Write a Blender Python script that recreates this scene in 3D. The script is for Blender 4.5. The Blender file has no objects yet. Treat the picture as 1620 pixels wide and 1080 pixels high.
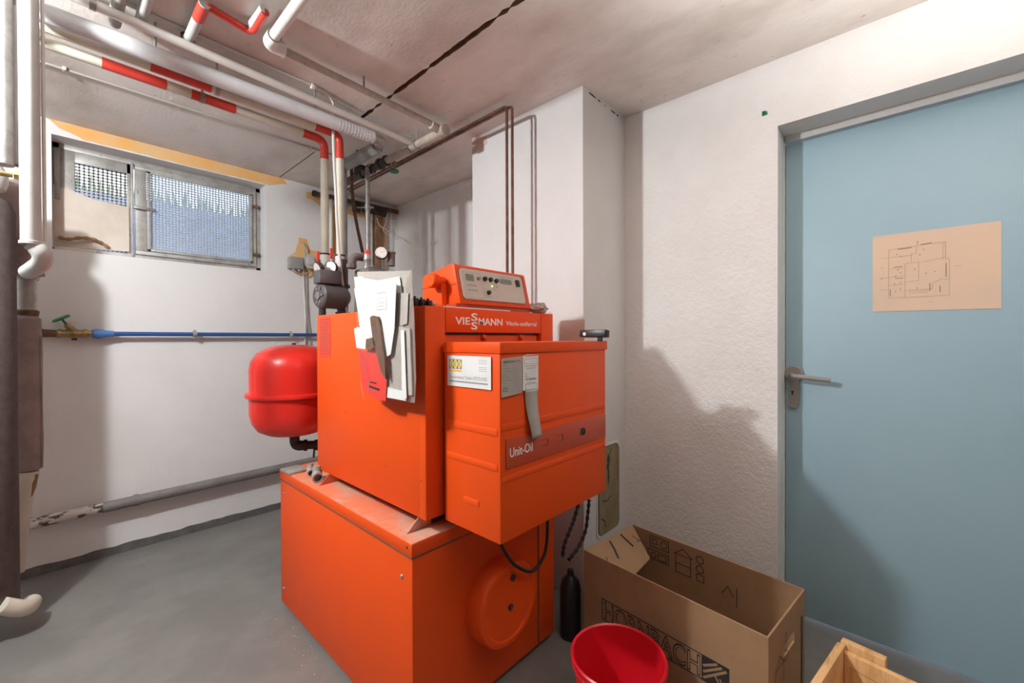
import bpy, bmesh, math, random
from mathutils import Vector, Matrix
random.seed(7)
R = math.radians
S = bpy.context.scene
COL = S.collection

# ------------------------------------------------------------------ camera
FPX, YAW, PITCH, ROLL = 667.89, R(42.6385), R(-0.387), R(-0.1948)
CAM = Vector((0, 0, 1.17))
_f0 = Vector((math.cos(YAW), math.sin(YAW), 0)); _r0 = Vector((math.sin(YAW), -math.cos(YAW), 0)); _u0 = Vector((0, 0, 1))
CF = _f0*math.cos(PITCH) + _u0*math.sin(PITCH)
_u2 = -_f0*math.sin(PITCH) + _u0*math.cos(PITCH)
CR = _r0*math.cos(ROLL) + _u2*math.sin(ROLL)
CU = -_r0*math.sin(ROLL) + _u2*math.cos(ROLL)
cd = bpy.data.cameras.new('camera'); cam = bpy.data.objects.new('camera', cd); COL.objects.link(cam)
cd.sensor_width = 36; cd.lens = FPX/1620*36; cd.clip_start = 0.02
m = Matrix((CR, CU, -CF)).transposed().to_4x4(); m.translation = CAM
cam.matrix_world = m
S.camera = cam

def P(px, py, **k):
    """world point on the plane X=, Y= or Z= that the photograph shows at this pixel (1620x1080)"""
    d = CF*FPX + CR*(px-810) + CU*(540-py)
    (a, v), = k.items(); i = 'XYZ'.index(a)
    return CAM + d*((v-CAM[i])/d[i])

# ------------------------------------------------------------------ light
S.view_settings.view_transform = 'Standard'
S.view_settings.look = 'None'
S.view_settings.gamma = 1
S.view_settings.use_curve_mapping = False
S.view_settings.exposure = 1.32
S.cycles.use_denoising = True
S.cycles.max_bounces = 8
S.cycles.diffuse_bounces = 5
w = bpy.data.worlds.new('sky'); S.world = w; w.use_nodes = True
w.node_tree.nodes['Background'].inputs[0].default_value = (0.72, 0.86, 1.0, 1)
w.node_tree.nodes['Background'].inputs[1].default_value = 1.3

def light(name, kind, loc, power, color, size=0.1, size_y=None, rot=(0, 0, 0), spread=None):
    l = bpy.data.lights.new(name, kind); l.energy = power; l.color = color
    if kind == 'POINT': l.shadow_soft_size = size
    else:
        l.shape = 'RECTANGLE'; l.size = size; l.size_y = size_y or size
    if spread: l.spread = spread
    o = bpy.data.objects.new(name, l); COL.objects.link(o); o.location = loc; o.rotation_euler = rot
    return o
light('ceiling_bulb', 'POINT', (-0.62, 1.60, 2.13), 49, (0.93, 0.98, 1.0), 0.045)
light('added_bounce_fill', 'AREA', (0.95, -0.35, 1.74), 11.5, (1.0, 0.97, 0.94), 1.0, 0.9, rot=(math.pi, 0, 0), spread=R(145))  # added upward fill, no lamp hangs here; brightens ceiling and door side

# ------------------------------------------------------------------ materials
def mat(name, col, rough=0.6, metal=0.0, col2=None, scale=6, detail=6, lo=0.4, hi=0.65, bump=0, bscale=60, bdist=0.002,
        col3=None, scale3=40, lo3=0.6, hi3=0.66, emit=None, spec=0.5, stretch=None):
    mt = bpy.data.materials.new(name); mt.use_nodes = True
    nt = mt.node_tree; n = nt.nodes; L = nt.links; b = n['Principled BSDF']
    b.inputs['Roughness'].default_value = rough; b.inputs['Metallic'].default_value = metal
    b.inputs['Specular IOR Level'].default_value = spec
    b.inputs['Base Color'].default_value = (*col, 1)
    if emit: b.inputs['Emission Color'].default_value = (*col, 1); b.inputs['Emission Strength'].default_value = emit
    if not (col2 or bump or col3): return mt
    g = n.new('ShaderNodeNewGeometry'); vec = g.outputs['Position']
    if stretch:
        mp = n.new('ShaderNodeMapping'); mp.inputs['Scale'].default_value = stretch
        L.new(vec, mp.inputs[0]); vec = mp.outputs[0]
    def noise(sc, det):
        t = n.new('ShaderNodeTexNoise'); t.inputs['Scale'].default_value = sc; t.inputs['Detail'].default_value = det
        t.inputs['Roughness'].default_value = 0.62
        L.new(vec, t.inputs['Vector']); return t
    def mixin(prev, c, t, a, bb):
        r = n.new('ShaderNodeMapRange'); r.inputs[1].default_value = a; r.inputs[2].default_value = bb
        L.new(t.outputs['Fac'], r.inputs[0])
        mx = n.new('ShaderNodeMix'); mx.data_type = 'RGBA'
        L.new(r.outputs[0], mx.inputs[0])
        if prev is None: mx.inputs[6].default_value = (*col, 1)
        else: L.new(prev, mx.inputs[6])
        mx.inputs[7].default_value = (*c, 1)
        return mx.outputs[2]
    out = None
    if col2: out = mixin(out, col2, noise(scale, detail), lo, hi)
    if col3: out = mixin(out, col3, noise(scale3, 4), lo3, hi3)
    if out: L.new(out, b.inputs['Base Color'])
    if bump:
        t = noise(bscale, 5); bp = n.new('ShaderNodeBump')
        bp.inputs['Strength'].default_value = bump; bp.inputs['Distance'].default_value = bdist
        L.new(t.outputs['Fac'], bp.inputs['Height']); L.new(bp.outputs[0], b.inputs['Normal'])
    return mt

M = {}
M['wall'] = mat('white_wall_paint', (.735, .715, .705), .85, col2=(.70, .675, .66), scale=3, bump=.5, bscale=22, bdist=.004, col3=(.70, .67, .64), scale3=90, lo3=.69, hi3=.72)
M['plaster'] = mat('rough_white_plaster', (.83, .805, .785), .88, col2=(.79, .76, .735), scale=4, bump=.75, bscale=48, bdist=.006, col3=(.66, .61, .57), scale3=120, lo3=.70, hi3=.73)
M['ceil'] = mat('raw_concrete_ceiling', (.78, .72, .675), .9, col2=(.56, .495, .44), scale=2.6, detail=10, lo=.44, hi=.66, bump=.35, bscale=70, bdist=.003, col3=(.46, .385, .33), scale3=34, lo3=.66, hi3=.76, stretch=(1, .5, 1))
M['floor'] = mat('grey_painted_floor', (.165, .158, .150), .42, col2=(.215, .205, .195), scale=3.5, bump=.15, bscale=30, bdist=.002, col3=(.42, .40, .37), scale3=110, lo3=.74, hi3=.76)
M['unseen_dim'] = mat('darkened_unseen_wall', (.17, .16, .15), .9, col2=(.22, .205, .19), scale=6, bump=.4, bscale=30)  # walls out of view, colour darkened so they bounce less light
M['skirt'] = mat('dark_grey_skirting_paint', (.10, .098, .095), .5, col2=(.15, .145, .14), scale=20)
M['orange'] = mat('orange_enamel', (.79, .080, .009), .44, spec=.18, col2=(.76, .080, .009), scale=5, col3=(.66, .12, .04), scale3=55, lo3=.70, hi3=.78)
M['orange_dust'] = mat('dusty_orange_top', (.72, .20, .10), .6, col2=(.55, .33, .24), scale=7, lo=.45, hi=.58)
M['orange_dk'] = mat('brown_orange_fascia', (.50, .058, .016), .3)
M['orange_plate'] = mat('red_rating_plate', (.72, .05, .03), .5)
M['red_tank'] = mat('red_tank_enamel', (.78, .028, .018), .28)
M['red_tape'] = mat('red_band_paint', (.62, .055, .035), .35)
M['red_plastic'] = mat('red_bucket_plastic', (.62, .008, .018), .35)
M['red_small'] = mat('red_cap_plastic', (.72, .045, .03), .4)
M['cream'] = mat('cream_pipe_paint', (.66, .63, .53), .42, col2=(.58, .54, .43), scale=9, col3=(.30, .22, .15), scale3=70, lo3=.72, hi3=.75)
M['white_pipe'] = mat('white_pipe_paint', (.78, .76, .72), .4, col2=(.70, .67, .62), scale=12, col3=(.40, .30, .22), scale3=60, lo3=.71, hi3=.76)
M['dimmed_white'] = mat('dimmed_white_pipe_paint', (.50, .49, .465), .45, col2=(.43, .42, .395), scale=12)  # white pipe paint darkened to offset the glare of the close bulb
M['dull_pipe'] = mat('dull_beige_pipe_paint', (.52, .46, .39), .55, col2=(.38, .32, .26), scale=18, col3=(.26, .18, .12), scale3=60, lo3=.64, hi3=.70, bump=.2, bscale=120)
M['foil'] = mat('grey_insulation_jacket', (.70, .70, .71), .45, .0, col2=(.62, .62, .64), scale=9)
M['foil_dk'] = mat('dull_grey_jacket', (.26, .285, .27), .45, .2, col2=(.22, .205, .19), scale=14)
M['copper'] = mat('dull_copper', (.22, .105, .07), .45, .6, col2=(.12, .06, .045), scale=20)
M['rust'] = mat('rusty_steel', (.20, .11, .065), .8, .2, col2=(.09, .05, .032), scale=26, bump=.4, bscale=90)
M['rust_or'] = mat('brown_rusty_duct', (.33, .17, .08), .8, col2=(.20, .10, .05), scale=16)
M['black_iron'] = mat('black_fittings', (.030, .027, .024), .55, .2, col2=(.07, .055, .045), scale=30)
M['black'] = mat('black_plastic', (.012, .012, .013), .4)
M['black_rub'] = mat('black_rubber', (.010, .010, .010), .6)
M['pump'] = mat('charcoal_pump_paint', (.085, .078, .080), .45, col2=(.11, .10, .10), scale=30)
M['galv'] = mat('weathered_galvanised_steel', (.48, .46, .43), .5, .35, col2=(.33, .31, .285), scale=12, col3=(.17, .14, .12), scale3=45, lo3=.66, hi3=.70)
M['steel'] = mat('worn_steel', (.42, .40, .375), .4, .6, col2=(.30, .28, .25), scale=30)
M['board'] = mat('stained_beige_board', (.68, .60, .52), .85, col2=(.60, .52, .44), scale=8, col3=(.34, .25, .18), scale3=60, lo3=.70, hi3=.73)
M['foam'] = mat('orange_filler_patch', (.80, .42, .13), .8, col2=(.74, .48, .24), scale=11, bump=.3, bscale=50)
M['foam_pale'] = mat('faded_pinkish_patch', (.66, .50, .43), .85, col2=(.60, .46, .40), scale=14)
M['blue'] = mat('blue_pipe_sleeve', (.020, .075, .26), .4)
M['blue2'] = mat('blue_coupling', (.07, .17, .42), .45)
M['brass'] = mat('brass', (.46, .33, .15), .38, .7, col2=(.30, .20, .09), scale=40)
M['green'] = mat('green_valve_wheel', (.02, .20, .085), .5)
M['grey_pvc'] = mat('grey_drain_pipe', (.165, .15, .14), .45, col2=(.21, .19, .18), scale=12, col3=(.62, .58, .54), scale3=38, lo3=.71, hi3=.73)
M['peel'] = mat('peeling_white_paint', (.66, .62, .58), .7, col2=(.10, .07, .055), scale=26, lo=.52, hi=.56, stretch=(.5, 1, 1))
M['door'] = mat('light_blue_door_paint', (.345, .500, .575), .5, col2=(.325, .475, .55), scale=2.5, bump=.08, bscale=14, bdist=.003)
M['handle'] = mat('grey_handle_plastic', (.30, .275, .255), .45)
M['paper'] = mat('yellowed_paper', (.80, .575, .415), .8, col2=(.75, .56, .43), scale=6)
M['ink_soft'] = mat('faded_pencil_line', (.42, .30, .20), .8)
M['white_paper'] = mat('white_paper', (.74, .725, .71), .7, col2=(.68, .66, .645), scale=10)
M['grey_paper'] = mat('grey_printed_paper', (.42, .375, .335), .75, col2=(.36, .32, .285), scale=10)
M['ink'] = mat('black_print', (.02, .02, .02), .7)
M['ink_grey'] = mat('grey_print', (.26, .25, .25), .7)
M['ink_red'] = mat('red_print', (.62, .06, .05), .7)
M['yellow'] = mat('yellow_print', (.82, .62, .06), .7)
M['navy'] = mat('navy_print', (.09, .14, .30), .7)
M['ink_or'] = mat('orange_print', (.85, .38, .05), .7)
M['silver'] = mat('silver_lettering', (.85, .83, .81), .4)
M['panel'] = mat('beige_control_fascia', (.56, .49, .42), .5)
M['lcd'] = mat('green_grey_lcd', (.19, .21, .16), .3)
M['led'] = mat('green_led', (.15, .95, .12), .3, emit=3.0)
M['card'] = mat('brown_cardboard', (.36, .21, .11), .8, col2=(.31, .18, .095), scale=9, bump=.1, bscale=120)
M['card_in'] = mat('cardboard_inside', (.36, .22, .12), .85, col2=(.31, .185, .10), scale=8)
M['ply'] = mat('pine_plywood', (.72, .43, .19), .6, col2=(.55, .29, .11), scale=9, lo=.45, hi=.62, stretch=(1.2, 5, .7))
M['ply_end'] = mat('plywood_edge', (.76, .53, .32), .7, col2=(.62, .38, .20), scale=60)
M['wrap'] = mat('pinkish_grey_insulation_wrap', (.33, .255, .235), .8, col2=(.26, .195, .18), scale=14, bump=.6, bscale=45, bdist=.006)
M['felt'] = mat('grey_brown_felt_insulation', (.115, .088, .080), .92, col2=(.085, .065, .060), scale=30, bump=.5, bscale=160)
M['tex_white'] = mat('textured_white_insulation', (.46, .45, .43), .8, col2=(.34, .325, .31), scale=30, bump=.5, bscale=90)
M['gauge'] = mat('gauge_face', (.74, .70, .66), .3)
M['hyd'] = mat('dusty_grey_insulation_shell', (.12, .098, .085), .85, col2=(.18, .15, .13), scale=14)
M['jb'] = mat('grey_junction_box', (.30, .285, .27), .55)
M['jb_light'] = mat('pale_grey_junction_box', (.50, .47, .44), .55)
M['cable'] = mat('white_cable', (.66, .62, .57), .5)
M['cable_gr'] = mat('grey_cable', (.36, .33, .30), .5)
M['tan'] = mat('tan_metal_plate', (.33, .26, .145), .45, .3, col2=(.24, .19, .10), scale=9, col3=(.02, .018, .014), scale3=10, lo3=.62, hi3=.66, stretch=(2.5, 1, .8))
M['groove'] = mat('rusty_chase', (.20, .105, .065), .85, col2=(.30, .18, .12), scale=25)
M['seam'] = mat('dark_seam', (.10, .08, .07), .9)
M['wood_dk'] = mat('dark_wood_stick', (.12, .055, .028), .7, col2=(.17, .095, .055), scale=20)
M['magenta'] = mat('pinkish_plastic', (.70, .35, .30), .4)
M['rag'] = mat('beige_rag', (.50, .40, .35), .9, col2=(.42, .33, .29), scale=30)
M['concrete_out'] = mat('daylight_tinted_well_concrete', (.48, .58, .76), .9, col2=(.40, .48, .68), scale=5)  # blue cast of the daylight is mixed into the concrete colour
M['grass'] = mat('green_growth', (.30, .42, .26), .9, col2=(.24, .34, .22), scale=9)
def glassy(name, tint, alpha, rough):
    mt = bpy.data.materials.new(name); mt.use_nodes = True; b = mt.node_tree.nodes['Principled BSDF']
    b.inputs['Base Color'].default_value = (*tint, 1); b.inputs['Roughness'].default_value = rough
    b.inputs['Alpha'].default_value = alpha
    return mt
M['glass'] = glassy('dusty_window_glass', (.62, .72, .86), .30, .12)
M['film'] = glassy('clear_plastic_film', (.45, .42, .40), .07, .15)
M['film_dull'] = glassy('wrinkled_plastic_film', (.50, .42, .37), .35, .25)
M['clearjar'] = glassy('clear_jar_plastic', (.8, .7, .68), .45, .1)

# ------------------------------------------------------------------ mesh helpers
class MB:
    def __init__(s): s.bm = bmesh.new(); s.mats = []
    def mi(s, mt):
        if mt is None: return 0
        if mt not in s.mats: s.mats.append(mt)
        return s.mats.index(mt)
    def _fin(s, faces, mt):
        i = s.mi(mt)
        for f in faces: f.material_index = i
        return s
    def box(s, x0, x1, y0, y1, z0, z1, bev=0, mt=None, mx=None):
        x0, x1 = min(x0, x1), max(x0, x1); y0, y1 = min(y0, y1), max(y0, y1); z0, z1 = min(z0, z1), max(z0, z1)
        v = [s.bm.verts.new(c) for c in ((x0,y0,z0),(x1,y0,z0),(x1,y1,z0),(x0,y1,z0),(x0,y0,z1),(x1,y0,z1),(x1,y1,z1),(x0,y1,z1))]
        fs = [s.bm.faces.new([v[i] for i in q]) for q in ((3,2,1,0),(4,5,6,7),(0,1,5,4),(1,2,6,5),(2,3,7,6),(3,0,4,7))]
        if mx is not None: bmesh.ops.transform(s.bm, matrix=mx, verts=v)
        if bev:
            es = list({e for f in fs for e in f.edges})
            r = bmesh.ops.bevel(s.bm, geom=es, offset=bev, segments=2, profile=.5, affect='EDGES')
            fs = list({f for f in r['faces']} | {f for f in fs if f.is_valid})
        return s._fin(fs, mt)
    def cbox(s, c, size, rot=(0, 0, 0), bev=0, mt=None):
        from mathutils import Euler
        mx = Matrix.Translation(c) @ Euler(rot).to_matrix().to_4x4()
        a, b, c2 = [t/2 for t in size]
        return s.box(-a, a, -b, b, -c2, c2, bev, mt, mx)
    def tube(s, pts, r, seg=14, mt=None, caps=True):
        pts = [Vector(p) for p in pts]
        rs = r if isinstance(r, (list, tuple)) else [r]*len(pts)
        rings = []; up = None
        for i, p in enumerate(pts):
            t = ((pts[min(i+1, len(pts)-1)]-p).normalized() + (p-pts[max(i-1, 0)]).normalized()).normalized() if 0 < i < len(pts)-1 else \
                (pts[1]-pts[0] if i == 0 else pts[-1]-pts[-2]).normalized()
            if up is None:
                up = Vector((0, 0, 1)) if abs(t.z) < .9 else Vector((1, 0, 0))
            up = (up - t*up.dot(t)).normalized(); sd = t.cross(up)
            rings.append([s.bm.verts.new(p + (up*math.cos(a)+sd*math.sin(a))*rs[i]) for a in [2*math.pi*k/seg for k in range(seg)]])
        fs = []
        for a, b in zip(rings, rings[1:]):
            for k in range(seg):
                fs.append(s.bm.faces.new((a[k], b[k], b[(k+1) % seg], a[(k+1) % seg])))
        if caps:
            fs.append(s.bm.faces.new(rings[0])); fs.append(s.bm.faces.new(rings[-1][::-1]))
        return s._fin(fs, mt)
    def lathe(s, prof, base, axis=(0, 0, 1), seg=32, mt=None, ref=None):
        """prof = [(radius, distance along axis)]"""
        ax = Vector(axis).normalized(); base = Vector(base)
        u = Vector(ref) if ref else (Vector((1, 0, 0)) if abs(ax.x) < .9 else Vector((0, 1, 0)))
        u = (u - ax*u.dot(ax)).normalized(); v = ax.cross(u)
        rings = []
        for r, h in prof:
            if r < 1e-6: rings.append([s.bm.verts.new(base+ax*h)]); continue
            rings.append([s.bm.verts.new(base+ax*h+(u*math.cos(a)+v*math.sin(a))*r) for a in [2*math.pi*k/seg for k in range(seg)]])
        fs = []
        for a, b in zip(rings, rings[1:]):
            for k in range(seg):
                k2 = (k+1) % seg
                if len(a) == 1 and len(b) == 1: continue
                if len(a) == 1: fs.append(s.bm.faces.new((a[0], b[k2], b[k])))
                elif len(b) == 1: fs.append(s.bm.faces.new((a[k], a[k2], b[0])))
                else: fs.append(s.bm.faces.new((a[k], a[k2], b[k2], b[k])))
        return s._fin(fs, mt)
    def prism(s, poly, d, mt=None):
        """poly: 3D points, extruded by vector d"""
        a = [s.bm.verts.new(Vector(p)) for p in poly]; b = [s.bm.verts.new(Vector(p)+Vector(d)) for p in poly]
        n = len(poly); fs = [s.bm.faces.new(a[::-1]), s.bm.faces.new(b)]
        for i in range(n): fs.append(s.bm.faces.new((a[i], a[(i+1) % n], b[(i+1) % n], b[i])))
        return s._fin(fs, mt)
    def quad(s, *p, mt=None):
        return s._fin([s.bm.faces.new([s.bm.verts.new(Vector(q)) for q in p])], mt)
    def obj(s, name, mt, parent=None, smooth=True, keep=False, kind=None):
        bmesh.ops.recalc_face_normals(s.bm, faces=s.bm.faces)
        me = bpy.data.meshes.new(name); s.bm.to_mesh(me); s.bm.free()
        if s.mats and any(x is not None for x in s.mats):
            for x in s.mats: me.materials.append(M[x] if isinstance(x, str) else (x or M[mt]))
        else: me.materials.append(M[mt])
        if smooth:
            for p in me.polygons: p.use_smooth = True
            me.set_sharp_from_angle(angle=R(32))
        o = bpy.data.objects.new(name, me); COL.objects.link(o)
        if parent is not None:
            o.parent = parent
            o.matrix_parent_inverse = parent.matrix_world.inverted() if parent.type != 'EMPTY' else Matrix.Translation(-parent.location)
        if kind: o['kind'] = kind
        return o

def thing(name, label, cat, loc, group=None):
    o = bpy.data.objects.new(name, None); COL.objects.link(o); o.location = loc; o.empty_display_size = .05
    o['label'] = label; o['category'] = cat
    if group: o['group'] = group
    return o
def tag(o, label, cat, group=None):
    o['label'] = label; o['category'] = cat
    if group: o['group'] = group
    return o
def struct(o): o['kind'] = 'structure'; return o
def lab(o, t): o['label'] = t; return o

def rnd(pts, rad=.05, n=6):
    """round the corners of a polyline"""
    pts = [Vector(p) for p in pts]; out = [pts[0]]
    for a, b, c in zip(pts, pts[1:], pts[2:]):
        d1 = (a-b); d2 = (c-b); q = min(rad, d1.length*.49, d2.length*.49)
        p1 = b+d1.normalized()*q; p2 = b+d2.normalized()*q
        for k in range(n+1):
            t = k/n; out.append(p1*(1-t)**2 + b*2*t*(1-t) + p2*t*t)
    out.append(pts[-1]); return out
def smoothp(pts, n=8):
    """Catmull-Rom through points"""
    pts = [Vector(p) for p in pts]; q = [pts[0]]+pts+[pts[-1]]; out = []
    for i in range(1, len(q)-2):
        for k in range(n):
            t = k/n; a, b, c, d = q[i-1], q[i], q[i+1], q[i+2]
            out.append(.5*((2*b)+(c-a)*t+(2*a-5*b+4*c-d)*t*t+(-a+3*b-3*c+d)*t**3))
    out.append(pts[-1]); return out

def frame(origin, u, v):
    u = Vector(u).normalized(); v = Vector(v); v = (v-u*v.dot(u)).normalized(); nrm = u.cross(v)
    mx = Matrix((u, v, nrm)).transposed().to_4x4(); mx.translation = Vector(origin); return mx

def text(name, s, mx, h, mt, parent, width=None, bold=0.0, ext=.0006, align='LEFT'):
    c = bpy.data.curves.new(name, 'FONT'); c.body = s; c.size = 1; c.extrude = 0; c.resolution_u = 3
    c.offset = bold; c.align_x = align
    t = bpy.data.objects.new(name, c); COL.objects.link(t)
    dg = bpy.context.evaluated_depsgraph_get(); me = bpy.data.meshes.new_from_object(t.evaluated_get(dg))
    COL.objects.unlink(t); bpy.data.objects.remove(t)
    me.name = name
    xs = [v.co.x for v in me.vertices]; ww = max(xs)-min(xs)
    sy = h/.70; sx = (width/ww) if width else sy
    x0 = min(xs) if align == 'LEFT' else 0
    me.transform(Matrix.Translation((0, 0, ext)) @ Matrix.Diagonal((sx, sy, 1, 1)) @ Matrix.Translation((-x0, 0, 0)))
    me.transform(mx)
    me.materials.clear(); me.materials.append(M[mt])
    o = bpy.data.objects.new(name, me); COL.objects.link(o)
    if parent is not None:
        o.parent = parent
        o.matrix_parent_inverse = Matrix.Translation(-parent.location) if parent.type == 'EMPTY' else Matrix()
    return o

def lines(name, segs, mx, wd, mt, parent, ext=.0005):
    """flat print: polylines in the (u,v) plane of mx"""
    b = MB()
    for pl in segs:
        for (x0, y0), (x1, y1) in zip(pl, pl[1:]):
            d = Vector((x1-x0, y1-y0)); 
            if d.length < 1e-6: continue
            nn = Vector((-d.y, d.x)).normalized()*wd/2; e = d.normalized()*wd/2
            q = [mx @ Vector((x0-e.x+nn.x, y0-e.y+nn.y, ext)), mx @ Vector((x0-e.x-nn.x, y0-e.y-nn.y, ext)),
                 mx @ Vector((x1+e.x-nn.x, y1+e.y-nn.y, ext)), mx @ Vector((x1+e.x+nn.x, y1+e.y+nn.y, ext))]
            b.quad(*q)
    return b.obj(name, mt, parent, smooth=False, kind='stuff' if len(segs) > 1 else None)
def fills(name, rects, mx, mt, parent, ext=.0004):
    b = MB()
    for x0, y0, x1, y1 in rects:
        b.quad(*[mx @ Vector(q) for q in ((x0, y0, ext), (x1, y0, ext), (x1, y1, ext), (x0, y1, ext))])
    return b.obj(name, mt, parent, smooth=False, kind='stuff' if len(rects) > 1 else None)
def fcam(origin, u, v):
    """print frame whose normal looks into the room side the camera stands on"""
    mx = frame(origin, u, v); n = mx.to_3x3() @ Vector((0, 0, 1))
    return mx @ Matrix.Diagonal((1, 1, -1, 1)) if n.dot(CAM-Vector(origin)) < 0 else mx
def rrect(mx, x0, y0, x1, y1, r, n=5):
    pts = []
    for cx, cy, a0 in ((x1-r, y1-r, 0), (x0+r, y1-r, 90), (x0+r, y0+r, 180), (x1-r, y0+r, 270)):
        for k in range(n+1):
            a = R(a0+90*k/n); pts.append(mx @ Vector((cx+r*math.cos(a), cy+r*math.sin(a), 0)))
    return pts

# ------------------------------------------------------------------ the room
H = 2.285; XW = 1.971; YW = 3.156; XL = -1.7; YB = -2.6; XC = 1.587; YC0 = 1.032; YC1 = 1.760
XD = 2.095
b = MB(); b.box(XL-.2, XD+.3, YB-.2, YW+.3, -.12, 0); struct(b.obj('floor', 'floor', smooth=False))
# ceiling with a chase broken into it along Y
b = MB(); ys = [YB-.2]; y = .55
while y < 2.0: ys.append(y); y += random.uniform(.018, .05)
ys += [1.995]
cut = []
for i, y in enumerate(ys):
    on = .55 <= y <= 1.996
    wd = (.0105+random.uniform(-.002, .0025)) if on else .0004
    if on and random.random() < .07: wd = .002
    cx = 1.052+(y-1.2)*.010
    cut.append((y, cx-wd, cx+wd))
cut += [(2.0, 1.061, 1.0618), (2.56, 1.061, 1.0618), (2.57, 1.0585, 1.0645), (YW+.3, 1.0585, 1.0645)]
D = .022
vt = []
for y, a, c in cut:
    vt.append([b.bm.verts.new(p) for p in ((XL-.2, y, H), (a, y, H), (a, y, H+D), (c, y, H+D), (c, y, H), (XD+.3, y, H))])
b.mi('ceil'); b.mi('groove')
for r0, r1 in zip(vt, vt[1:]):
    for k in range(5):
        f = b.bm.faces.new((r0[k], r1[k], r1[k+1], r0[k+1])); f.material_index = 1 if k in (1, 2, 3) else 0
b.box(XL-.2, XD+.3, YB-.2, YW+.3, H+.03, H+.15, mt='ceil')
struct(b.obj('ceiling', 'ceil', smooth=False))

# window wall with its opening
WX0, WX1, WZ0, WZ1 = 0.0, .978, 1.632, 2.212
b = MB()
b.box(XL-.2, WX0, YW, YW+.3, 0, H+.03); b.box(WX1, XD+.3, YW, YW+.3, 0, H+.03)
b.box(WX0, WX1, YW, YW+.3, 0, WZ0); b.box(WX0, WX1, YW, YW+.3, WZ1, H+.03)
struct(b.obj('wall_back', 'wall', smooth=False))
b = MB(); b.box(XL-.2, XL, YB, YW, 0, H+.03); struct(b.obj('wall_left', 'unseen_dim', smooth=False))
b = MB(); b.box(XL-.2, XD+.3, YB-.2, YB, 0, H+.03); struct(b.obj('wall_front', 'unseen_dim', smooth=False))
# door wall
JY, LZ, DY0 = .364, 2.018, -.60
b = MB()
b.box(XW, XD+.25, JY, YW, 0, H+.03); b.box(XW, XD+.25, DY0, JY, LZ, H+.03); b.box(XW, XD+.25, YB, DY0, 0, H+.03)
bmesh.ops.remove_doubles(b.bm, verts=b.bm.verts, dist=1e-5)
struct(b.obj('wall_right', 'plaster', smooth=False))
b = MB(); b.box(XC, XW+.01, YC0, YC1, 0, H+.02, bev=.006); wc = struct(b.obj('wall_chimney_breast', 'wall', smooth=True))
# dark cracks under the ceiling at the chimney
b = MB()
for (x0, x1) in ((1.635, 1.70), (1.71, 1.735), (1.775, 1.782), (1.83, 1.875), (1.885, 1.905)):
    n = 5; top = []; bot = []
    for k in range(n+1):
        x = x0+(x1-x0)*k/n; z = H-.012-(.010*(x-1.6))
        th = .0045*math.sin(math.pi*(k+.4)/(n+.8))+random.uniform(0, .0015)
        top.append((x, YC0-.0008, z+th)); bot.append((x, YC0-.0008, z-th*.8))
    b.prism(top+bot[::-1], (0, .0015, 0))
b.obj('crack', 'seam', wc, smooth=False)

# skirting painted on the wall
def wob_strip(x0, x1, z1, y, n=40, amp=.006):
    b = MB(); top = []; 
    for k in range(n+1): top.append((x0+(x1-x0)*k/n, y, z1+random.uniform(-amp, amp)))
    b.prism(top+[(x1, y, 0.0), (x0, y, 0.0)], (0, .02, 0)); return b
struct(wob_strip(XL, XW, .045, YW-.004, 90, .004).obj('baseboard_back', 'skirt', smooth=False))
b = MB(); b.box(XW-.004, XW+.01, JY+.01, YC0, 0, .05); struct(b.obj('baseboard_right', 'skirt', smooth=False))

# orange filler above the window and other patches
def patch(name, pts, mt, d, parent=None, jit=.0):
    b = MB(); q = []
    for i, p in enumerate(pts):
        a = Vector(p); c = Vector(pts[(i+1) % len(pts)])
        n = max(1, int((c-a).length/.03)) if jit else 1
        for k in range(n):
            e = a.lerp(c, k/n)
            if jit:
                o = Vector([random.uniform(-jit, jit) if abs(Vector(d)[i2]) < 1e-6 else 0 for i2 in range(3)]); e = e+o
            q.append(e)
    b.prism(q, d); return b.obj(name, mt, parent, smooth=False)
o = struct(patch('trim_1', [(-.01, YW-.002, H-.002), (1.09, YW-.002, H-.002), (1.11, YW-.002, H-.03), (1.0, YW-.002, WZ1+.006), (.12, YW-.002, WZ1+.008), (.03, YW-.002, H-.035)], 'foam', (0, .004, 0), jit=.003))
def wp(px, py): return P(px, py, Y=YW-.002)
o = tag(patch('filler_patch', [wp(*q) for q in ((457,405),(468,398),(473,376),(486,378),(490,396),(512,398),(512,432),(488,438),(470,434),(455,425))], 'foam', (0, .003, 0), jit=.003), 'orange filler patch around the grey junction boxes on the white wall', 'patch')
o = tag(patch('filler_patch', [wp(*q) for q in ((484,303),(500,306),(512,310),(512,328),(504,324),(494,316),(485,313))], 'foam', (0, .003, 0), jit=.002), 'small orange filler patch at the left end of the high dark pipe', 'patch')
o = tag(patch('filler_patch', [wp(*q) for q in ((519,322),(532,326),(532,400),(520,400))], 'foam', (0, .003, 0), jit=.002), 'narrow orange filler strip behind the thin rusty riser', 'patch')
o = tag(patch('filler_patch', [wp(*q) for q in ((549,330),(565,334),(610,348),(608,425),(590,425),(594,362),(576,345),(549,338))], 'foam', (0, .003, 0), jit=.003), 'orange filler patch beside the brown rusty duct near the corner', 'patch')
def cp(px, py): return P(px, py, X=XC-.002)
tag(patch('filler_patch', [cp(*q) for q in ((746,222),(768,214),(770,226),(757,236),(747,242))], 'foam_pale', (.003, 0, 0), jit=.003), 'small tan stain at the top far edge of the chimney breast', 'patch')
tag(patch('bare_plaster_patch', [cp(*q) for q in ((887,507),(925,505),(925,560),(883,560))], 'foam_pale', (.003, 0, 0), jit=.0015), 'pinkish bare plaster patch on the chimney breast behind the burner cover', 'patch')

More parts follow.
